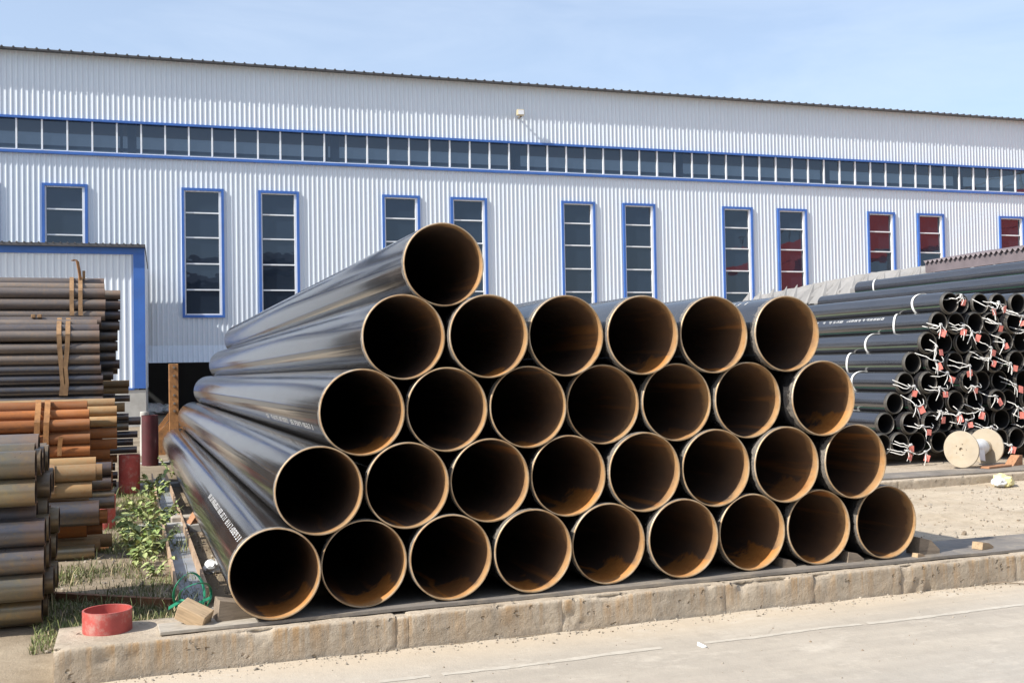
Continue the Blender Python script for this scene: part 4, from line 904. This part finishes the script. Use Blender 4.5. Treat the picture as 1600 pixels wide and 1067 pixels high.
def blade(b, x, y, h, w):
    z = yard_z(x, y)-.005; a = q.uniform(0, 6.28); l = h*q.uniform(.2, .9); dx, dy = math.cos(a), math.sin(a)
    b.add([(x-dy*w, y+dx*w, z), (x+dy*w, y-dx*w, z), (x+dx*l*.4+dy*w*.7, y+dy*l*.4-dx*w*.7, z+h*.65), (x+dx*l*.4-dy*w*.7, y+dy*l*.4+dx*w*.7, z+h*.65), (x+dx*l, y+dy*l, z+h*.9)], [(0, 1, 2, 3), (3, 2, 4)])
n = 0
while n < 16000:
    x, y = q.uniform(-1.55, -.38), q.uniform(.45, 9.5)
    if q.random() > .75*max(.08, .5+1.2*fbm(x, y, 1.6, 4, 3)) and y > 1.6: continue
    if fbm(x, y, 1.1, 14, 2) > .28 and y > 2: continue
    blade(gr if q.random() < .82 else gd, x, y, q.uniform(.018, .065) if q.random() < .955 else q.uniform(.08, .22), q.uniform(.0018, .0048)); n += 1
for i in range(260): 
    x, y = q.uniform(-.32, -.12), q.uniform(1.2, 9); blade(gd, x, y, q.uniform(.02, .07), .002)
tag(gr.build('grass', 'grass'), 'short green grass between the kerb end and the bundles', 'grass', kind='stuff')
tag(gd.build('dry_grass', 'straw'), 'dry straw blades among the green grass', 'dry grass', kind='stuff')
# dry weed stalks and grit
ico = bmesh.new(); bmesh.ops.create_icosphere(ico, subdivisions=1, radius=1); icoV = [v.co.copy() for v in ico.verts]; icoF = [tuple(v.index for v in f.verts) for f in ico.faces]; ico.free()
peb = MB(); q = random.Random(77)
def pebble(x, y, z, r):
    sc_ = Vector((q.uniform(.7, 1.4), q.uniform(.7, 1.3), q.uniform(.4, .8)))*r; rot = Euler((q.uniform(0, 6), q.uniform(0, 6), q.uniform(0, 6))).to_matrix()
    peb.add([rot @ Vector((v.x*sc_.x, v.y*sc_.y, v.z*sc_.z))*q.uniform(.8, 1.15)+Vector((x, y, z+r*.3)) for v in icoV], icoF, q.choice((0, 0, 0, 1)))
for i in range(950):
    x = q.uniform(-1.3, 8); y = -.185-abs(q.gauss(0, .10)); pebble(x, y, road_z(x, y), abs(q.gauss(0, .005))+.0015)
for i in range(380):
    x = q.uniform(-2.5, 8); y = q.uniform(-3.2, -.25); pebble(x, y, road_z(x, y), abs(q.gauss(0, .0035))+.0015)
for i in range(1500):
    x = q.uniform(5.4, 14); y = q.uniform(.55, 4.6); pebble(x, y, yard_z(x, y), abs(q.gauss(0, .010))+.003)
for i in range(700):
    x = q.uniform(-1.5, 0); y = q.uniform(.4, 6); pebble(x, y, yard_z(x, y), abs(q.gauss(0, .008))+.003)
tag(peb.build('grit', ['stone', 'wood_dark']), 'grit and small stones scattered along the kerb and sand', 'grit', kind='stuff')
sq = random.Random(3)
for (px, py, L, a, lab) in [(655, 1003, .17, .1, 'dark flat scrap on the road at the kerb foot'), (1097, 1009, .04, .1, 'small white scrap on the road'), (1590, 915, .5, -.5, 'thin dry twig on the road at the kerb foot')]:
    p = on_z(px, py, -.26); b = MB()
    if 'twig' in lab: b.tube([(-L/2, 0, .012), (-.1, .03, .02), (.08, 0, .012), (L/2, .05, .02)], .006, 5)
    else: b.add([(-L/2, -.03, .004), (0, -.05, .012), (L/2, -.02, .006), (L/2.2, .04, .012), (0, .05, .02), (-L/2, .03, .006), (-L/2, -.03, 0), (0, -.05, .006), (L/2, -.02, 0), (L/2.2, .04, .006), (0, .05, .012), (-L/2, .03, 0)], [(0, 1, 4, 5), (1, 2, 3, 4), (11, 10, 7, 6), (10, 9, 8, 7), (0, 6, 7, 1), (1, 7, 8, 2)])
    tag(b.build('scrap', 'plastic' if 'white' in lab else 'wood_dark', None, (p.x, p.y, road_z(p.x, p.y)), (0, 0, a)), lab, 'scrap')

# ------------------------------------------------------------------ across the yard, seen only as reflections in the warehouse windows
cr = tag(empty('gantry_crane', (60, 4, -.26)), 'red gantry crane across the yard, seen reflected in the warehouse windows', 'crane')
MB().bevbox((0, -6, 12.6), (2.2, 56, 2.6), .1).build('girder', 'crane_red', cr)
for y in (-15, 16):
    MB().prism([(-1.1, y-2.2, 0), (-1.1, y+2.2, 0), (-1.1, y+4.2, 11.3), (-1.1, y-4.2, 11.3)], (2.2, 0, 0)).build('leg', 'crane_red', cr)
for y in np.linspace(-20, 20, 21): MB().box((-1, float(y), 14.45), (.08, .08, 1.1)).build('handrail_post', 'bolt', cr)
MB().box((-1, 0, 15.0), (.08, 41, .08)).build('handrail', 'bolt', cr)
MB().bevbox((-1.6, 3, 10.4), (1.8, 2.4, 2.0), .1).build('cabin', 'shed_grey', cr)
sh = tag(empty('storage_shed', (-4, -44, -.26)), 'long grey shed across the yard, seen reflected in the warehouse windows', 'building')
MB().box((0, 0, 6.6), (70, 16, 13.2)).build('wall', 'shed_grey', sh)
MB().prism([(-36, -9, 13.2), (-36, 9, 13.2), (-36, 9, 13.6), (-36, 0, 15.2), (-36, -9, 13.6)], (72, 0, 0)).build('roof', 'roof_dark', sh)
